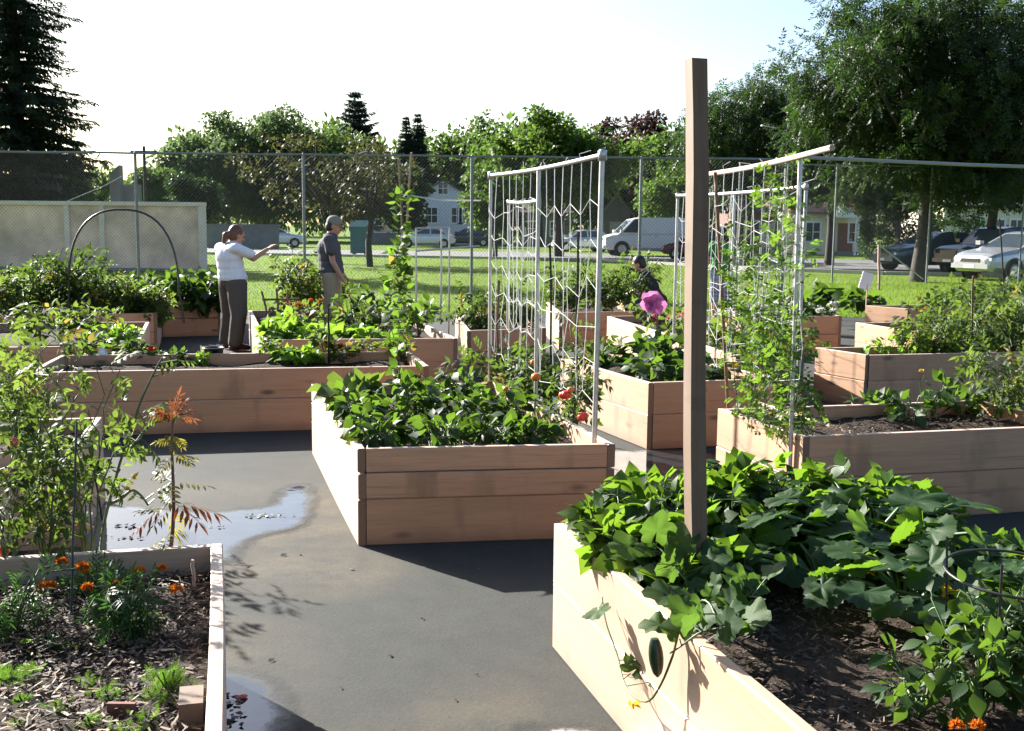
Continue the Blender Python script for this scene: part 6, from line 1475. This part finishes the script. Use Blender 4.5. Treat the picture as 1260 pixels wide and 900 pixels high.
def fuse(mb, name, mat, parent, voxel=.008, smooth=4, xf=None):
    if xf is not None: mb.v = [v @ xf[0].T + xf[1] for v in mb.v]
    tmp = mb.build(name + '_raw', M[mat], parent)
    md = tmp.modifiers.new('r', 'REMESH'); md.mode = 'VOXEL'; md.voxel_size = voxel; md.use_smooth_shade = True
    ms = tmp.modifiers.new('s', 'SMOOTH'); ms.factor = .5; ms.iterations = smooth
    dg = bpy.context.evaluated_depsgraph_get(); dg.update()
    me = bpy.data.meshes.new_from_object(tmp.evaluated_get(dg)); me.name = name
    old = tmp.data; bpy.data.objects.remove(tmp); bpy.data.meshes.remove(old)
    if not me.materials: me.materials.append(M[mat])
    me.polygons.foreach_set('use_smooth', np.ones(len(me.polygons), bool))
    o = bpy.data.objects.new(name, me); o.parent = parent; COL.objects.link(o); return o
def cloth(name, c, fold=1, rough=.9, printm=None, stripes=None):
    m, nt = new_mat(name); v = nd(nt, 'ShaderNodeTexCoord').outputs['Object']
    n = noise(nt, v, 9, 4); col = mixc(nt, n, tuple(x * .85 for x in c), tuple(min(1, x * 1.1) for x in c))
    if printm:
        ctr, rad, pc = printm
        sp = nd(nt, 'ShaderNodeVectorMath', operation='DISTANCE'); lk(nt, v, sp.inputs[0]); sp.inputs[1].default_value = ctr
        msk = mth(nt, 'MULTIPLY', mth(nt, 'LESS_THAN', sp.outputs['Value'], rad), mth(nt, 'GREATER_THAN', noise(nt, v, 26, 3), .50))
        col = mixc(nt, mth(nt, 'MULTIPLY', msk, .8), col, pc)
    if stripes:
        sx = nd(nt, 'ShaderNodeSeparateXYZ'); lk(nt, v, sx.inputs[0])
        a = mth(nt, 'GREATER_THAN', mth(nt, 'FRACT', mth(nt, 'MULTIPLY', sx.outputs[0], 14)), .5); b = mth(nt, 'GREATER_THAN', mth(nt, 'FRACT', mth(nt, 'MULTIPLY', sx.outputs[2], 14)), .5)
        col = mixc(nt, mth(nt, 'MULTIPLY', mth(nt, 'ADD', a, b), .4), col, stripes)
    bs = nd(nt, 'ShaderNodeBsdfPrincipled', i_Roughness=rough); bs.inputs['Specular IOR Level'].default_value = .2
    lk(nt, col, bs.inputs['Base Color']); lk(nt, bump(nt, noise(nt, v, 7, 3, .5, scl=(1, 1, .45)), .03 * fold, .8), bs.inputs['Normal']); finish(nt, bs.outputs[0]); M[name] = m
M['skin'] = pbr('skin', (.42, .23, .155), .55, var=.1, scale=20)
M['hair'] = pbr('brown hair', (.12, .045, .02), .45, var=.4, scale=60)
M['hair_d'] = pbr('dark hair', (.018, .014, .012), .45, var=.4, scale=60)
M['eye'] = pbr('eye', (.03, .02, .015), .2)
M['lip'] = pbr('lips', (.30, .11, .09), .5)
cloth('grey shirt', (.085, .085, .092)); cloth('dark trousers', (.10, .082, .066)); cloth('khaki', (.36, .29, .19)); cloth('olive cap', (.22, .215, .165)); cloth('dark shirt', (.03, .03, .035)); cloth('green vest', (.06, .20, .05)); cloth('patterned shorts', (.16, .18, .28), stripes=(.5, .48, .42)); cloth('jeans', (.05, .065, .10))
M['shoe'] = pbr('dark red shoes', (.10, .03, .025), .6, var=.2); M['shoe_d'] = pbr('dark shoes', (.02, .02, .02), .6, var=.2)

def hand(mb, w, d, up, side, curl=.5, s=1.0):
    """palm and five fingers from wrist w along d; up = back of hand, side = toward the thumb"""
    w, d, up, side = (np.asarray(a, float) for a in (w, d, up, side))
    pc = w + d * .045 * s
    for k in (-1, -.33, .33, 1): capsule(mb, w + side * .014 * k * s, w + d * .085 * s + side * .028 * k * s, .014 * s, .0125 * s, 8)
    for k, L in ((-1, .058), (-.33, .072), (.33, .078), (1, .070)):
        a = w + d * .088 * s + side * .028 * k * s; b = a + (d * math.cos(curl * .6) - up * math.sin(curl * .6)) * L * .45 * s
        c = b + (d * math.cos(curl * 1.3) - up * math.sin(curl * 1.3)) * L * .33 * s; e = c + (d * math.cos(curl * 2) - up * math.sin(curl * 2)) * L * .26 * s
        capsule(mb, a, b, .0095 * s, .009 * s, 8); capsule(mb, b, c, .009 * s, .0085 * s, 8); capsule(mb, c, e, .0085 * s, .0075 * s, 8)
    a = w + d * .02 * s + side * .026 * s; b = a + (d * .6 + side * .7 - up * .15) * .04 * s; c = b + (d * .9 + side * .2 - up * .25) * .032 * s
    capsule(mb, a, b, .0125 * s, .0105 * s, 8); capsule(mb, b, c, .0105 * s, .0085 * s, 8)

def person(loc, head_az, pose, label, wear, scale=1.0, bulk=1.0):
    """pose: joints in a frame x forward, y left, z up (metres)"""
    fx, fy = math.sin(head_az), math.cos(head_az)
    R_ = np.array([[fx, -fy, 0], [fy, fx, 0], [0, 0, 1]]) * scale; xf = (R_, np.array([loc[0], loc[1], loc[2]], float))
    root = thing('person', tuple(loc), label, 'person'); J = {k: np.array(v, float) for k, v in pose.items()}
    hd, nk, ch, wa, hp = J['head'], J['neck'], J['chest'], J['waist'], J['hip']
    hf = unit(J['look']); hu = unit(hd - nk); hs = unit(np.cross(hu, hf)); hu2 = np.cross(hf, hs); HR = np.stack([hf, hs, hu2], 1)
    H = lambda x, y, z: hd + HR @ np.array([x, y, z])
    b = MB()
    ell(b, H(-.008, 0, .025), (.098, .078, .103), HR); ell(b, H(.025, 0, -.045), (.066, .058, .075), HR); ell(b, H(.060, 0, -.085), (.026, .032, .024), HR)
    capsule(b, H(.092, 0, .005), H(.113, 0, -.028), .009, .014, 8); ell(b, H(.088, 0, -.064), (.012, .024, .011), HR); ell(b, H(.085, 0, .030), (.016, .055, .012), HR)
    for s in (1, -1): ell(b, H(-.005, s * .078, -.012), (.022, .010, .034), HR)
    capsule(b, nk - (0, 0, .04), H(-.02, 0, -.05), .056, .050)
    ell(b, ch, (.105, .15, .16)); ell(b, (ch + wa) / 2, (.10, .135, .14)); ell(b, wa, (.098, .13, .12)); ell(b, hp, (.115, .155, .12)); capsule(b, ch + (0, 0, .08), nk, .09, .055)
    for s, n in ((1, 'L'), (-1, 'R')):
        sh, el, wr = J['sh' + n], J['el' + n], J['wr' + n]
        capsule(b, ch + (0, 0, .09), sh, .07, .055); capsule(b, sh, el, .050, .038); capsule(b, el, wr, .038, .026)
        hv, kn, an = J['hp' + n], J['kn' + n], J['an' + n]
        capsule(b, hv, kn, .083, .053); capsule(b, kn, kn * .6 + an * .4, .052, .054); capsule(b, kn * .6 + an * .4, an, .052, .036)
        tf = J.get('toe' + n, an + np.array([.16, s * .02, -.045])); capsule(b, an + (-.035, 0, -.035), tf, .036, .030)
        d = unit(wr - el); up = unit(np.cross(d, np.array([0, -s * 1.0, 0])) + 1e-3); side = np.cross(up, d) * 1.0
        if np.dot(side, [0, -s, .3]) < 0: side = -side
        if 'hand' + n in J: d = unit(J['hand' + n])
        hand(b, wr + d * .012, d, up, side, pose_curl.get('c' + n, .5) if False else .45)
    body = fuse(b, 'body', 'skin', root, .007, 3, xf)
    def part(name, mat, fn, voxel=.009, sm=4):
        m = MB(); fn(m)
        if name in ('shirt', 'trousers', 'shorts') and bulk != 1: m.v = [v * np.array([bulk, bulk, 1]) for v in m.v]
        return fuse(m, name, mat, root, voxel, sm, xf)
    part('shirt', wear['shirt'], lambda m: ([ell(m, ch, (.125, .172, .165)), ell(m, (ch + wa) / 2, (.125, .165, .16)), ell(m, wa, (.13, .165, .13)), ell(m, hp + (0, 0, .06), (.138, .178, .115)), capsule(m, ch + (0, 0, .075), nk - (0, 0, .035), .098, .072)] +
        [f for s, n in ((1, 'L'), (-1, 'R')) for f in (capsule(m, ch + (0, 0, .085), J['sh' + n], .085, .072), capsule(m, J['sh' + n], J['sh' + n] * .5 + J['el' + n] * .5, .066, .064 if wear.get('sleeve', 1) else .05))]), .010)
    lg = wear['leg']
    part('shorts' if lg < .7 else 'trousers', wear['pants'], lambda m: [ell(m, hp, (.130, .168, .125))] + [f for n in 'LR' for f in ([capsule(m, J['hp' + n], J['hp' + n] + (J['kn' + n] - J['hp' + n]) * min(1, lg * 2), .105, .082)] + ([capsule(m, J['kn' + n], J['kn' + n] + (J['an' + n] - J['kn' + n]) * (lg * 2 - 1), .080, .072)] if lg > .5 else []))], .010)
    for n, s in (('L', 1), ('R', -1)):
        tf = J.get('toe' + n, J['an' + n] + np.array([.16, s * .02, -.045]))
        part('shoe', wear['shoe'], lambda m: [capsule(m, J['an' + n] + (-.04, 0, -.035), J['an' + n] * .5 + tf * .5 + (0, 0, .0), .043, .044), capsule(m, J['an' + n] * .4 + tf * .6, tf + (.02, 0, 0), .043, .034)], .008)
    def hair(m):
        ell(m, H(-.022, 0, .040), (.100, .088, .100), HR); ell(m, H(-.045, 0, -.015), (.075, .082, .085), HR)
        if wear.get('tail'):
            a = H(-.10, 0, .0); capsule(m, a, a + (-.05, .01, -.03), .030, .040); capsule(m, a + (-.05, .01, -.03), a + (-.075, .02, -.12), .045, .028)
    part('hair', wear['hair'], hair, .009)
    if wear.get('cap'):
        part('cap', wear['cap'], lambda m: [ell(m, H(-.012, 0, .052), (.110, .094, .088), HR), ell(m, H(.115, 0, .055), (.075, .072, .012), HR @ np.array([[math.cos(.2), 0, math.sin(.2)], [0, 1, 0], [-math.sin(.2), 0, math.cos(.2)]]))], .007, 2)
    for s in (1, -1):
        m = MB(); ell(m, H(.083, s * .031, .008), (.010, .012, .007), HR, 10); m.v = [v @ xf[0].T + xf[1] for v in m.v]; m.build('eye', M['eye'], root, smooth=True)
    m = MB(); ell(m, H(.097, 0, -.063), (.006, .022, .006), HR, 10); m.v = [v @ xf[0].T + xf[1] for v in m.v]; m.build('mouth', M['lip'], root, smooth=True)
    return root
pose_curl = {}
wl = P(288, 431, 0)
haz = math.radians(52); fx, fy = math.sin(haz), math.cos(haz)
cloth('white shirt', (.74, .76, .80), printm=((-.10 * fx + .03 * fy, -.10 * fy + .02, 1.31), .12, (.10, .10, .12)))
person(wl, haz, dict(head=(.07, 0, 1.50), neck=(.0, 0, 1.395), look=(1, 0, -.35), chest=(-.03, 0, 1.22), waist=(-.01, 0, 1.02), hip=(0, 0, .90), shL=(-.03, .17, 1.335), shR=(-.03, -.17, 1.335), elL=(.02, .23, 1.08), elR=(.20, -.21, 1.20), wrL=(.12, .20, .86), wrR=(.40, -.20, 1.32),
    hpL=(0, .09, .88), hpR=(0, -.09, .88), knL=(.02, .13, .48), knR=(.0, -.13, .48), anL=(-.02, .14, .085), anR=(-.05, -.14, .085)), 'woman with a reddish ponytail in a white T-shirt and brown trousers reaching into a plant',
    dict(shirt='white shirt', pants='dark trousers', leg=.96, shoe='shoe', hair='hair', tail=1), 1.0, 1.34)
ml = Vector(tuple(Q(407, 300, 15.0))); ml.z = 0
person(ml, math.radians(82), dict(head=(.05, 0, 1.60), neck=(.0, 0, 1.49), look=(1, -.12, -.32), chest=(-.02, 0, 1.30), waist=(.0, 0, 1.09), hip=(0, 0, .95), shL=(-.01, .18, 1.42), shR=(-.01, -.18, 1.42), elL=(.03, .25, 1.14), elR=(.03, -.26, 1.13), wrL=(.17, .24, .93), wrR=(.16, -.26, .90), handL=(.6, 0, -.6), handR=(.5, .1, -.8),
    hpL=(0, .09, .93), hpR=(0, -.09, .93), knL=(.04, .10, .50), knR=(.0, -.10, .50), anL=(-.02, .11, .085), anR=(-.05, -.11, .085)), 'man in an olive cap and dark grey T-shirt looking down at the plants',
    dict(shirt='grey shirt', pants='khaki', leg=.52, shoe='shoe_d', hair='hair_d', cap='olive cap'), 1.02, 1.28)
cl = Vector(tuple(Q(803, 340, 17.6))); cl.z = 0
person(cl, math.radians(-70), dict(head=(.22, 0, 1.02), neck=(.14, 0, .92), look=(1, 0, -.4), chest=(.06, 0, .74), waist=(-.03, 0, .55), hip=(-.10, 0, .42), shL=(.08, .17, .85), shR=(.08, -.17, .85), elL=(.22, .22, .62), elR=(.24, -.22, .62), wrL=(.42, .14, .52), wrR=(.43, -.14, .50),
    hpL=(-.08, .09, .40), hpR=(-.08, -.09, .40), knL=(.30, .15, .52), knR=(.32, -.15, .50), anL=(.05, .15, .085), anR=(.08, -.15, .085)), 'crouching person in a dark shirt half hidden by weeds near the fence',
    dict(shirt='dark shirt', pants='jeans', leg=.95, shoe='shoe_d', hair='hair_d'), 1.05)
sl_ = Vector(tuple(Q(887, 340, 18.6))); sl_.z = 0
person(sl_, math.radians(-20), dict(head=(.03, 0, 1.50), neck=(.0, 0, 1.395), look=(1, 0, -.2), chest=(-.02, 0, 1.22), waist=(0, 0, 1.02), hip=(0, 0, .90), shL=(-.02, .17, 1.335), shR=(-.02, -.17, 1.335), elL=(.02, .24, 1.07), elR=(.02, -.24, 1.07), wrL=(.16, .24, .86), wrR=(.16, -.24, .86), handL=(.3, 0, -.9), handR=(.3, 0, -.9),
    hpL=(0, .09, .88), hpR=(0, -.09, .88), knL=(.02, .10, .48), knR=(.0, -.10, .48), anL=(-.02, .11, .085), anR=(-.05, -.10, .085)), 'person in a green top and chequered shorts partly hidden behind the right trellis',
    dict(shirt='green vest', pants='patterned shorts', leg=.55, shoe='shoe_d', hair='hair_d'), 1.03)
# ------------------------------------------------------------------ camera, light, render
cam = bpy.data.cameras.new('camera'); co = bpy.data.objects.new('camera', cam); COL.objects.link(co)
cam.sensor_width = 36; cam.sensor_fit = 'HORIZONTAL'; cam.lens = F / 1260 * 36
cam.clip_end = 3000; cam.clip_start = .05
R = Matrix((( _r.x, _u.x, -_f.x), (_r.y, _u.y, -_f.y), (_r.z, _u.z, -_f.z)))
co.matrix_world = Matrix.Translation(CAM) @ R.to_4x4()
sc.camera = co
w = bpy.data.worlds.new('World'); sc.world = w; w.use_nodes = True
nt = w.node_tree; bg = nt.nodes['Background']
sky = nt.nodes.new('ShaderNodeTexSky'); sky.sky_type = 'NISHITA'; sky.sun_disc = False
sky.sun_elevation = SUN_EL; sky.sun_rotation = SUN_AZ
sky.air_density = AIR; sky.dust_density = DUST; sky.ozone_density = 1.2; sky.altitude = 100
hs = nt.nodes.new('ShaderNodeHueSaturation'); hs.inputs['Saturation'].default_value = 1.1; nt.links.new(sky.outputs[0], hs.inputs['Color']); nt.links.new(hs.outputs[0], bg.inputs[0]); bg.inputs[1].default_value = SKY_S
sl = bpy.data.lights.new('sun', 'SUN'); so = bpy.data.objects.new('sun', sl); COL.objects.link(so)
sl.energy = SUN_S; sl.angle = math.radians(.53); sl.color = (1, .975, .92)
so.rotation_euler = SUN_V.to_track_quat('Z', 'Y').to_euler(); so.location = (-20, 20, 30)
sc.view_settings.view_transform = 'Standard'; sc.view_settings.look = 'None'
sc.view_settings.exposure = EXPO; sc.view_settings.gamma = 1
sc.render.resolution_x = 1024; sc.render.resolution_y = 731
cy = sc.cycles
sc.render.engine = 'CYCLES'
cy.max_bounces = 8; cy.diffuse_bounces = 3; cy.glossy_bounces = 3; cy.transmission_bounces = 4; cy.transparent_max_bounces = 8; cy.volume_bounces = 0
cy.use_denoising = True; cy.denoiser = 'OPENIMAGEDENOISE'; cy.sample_clamp_indirect = 6
cy.caustics_reflective = False; cy.caustics_refractive = False
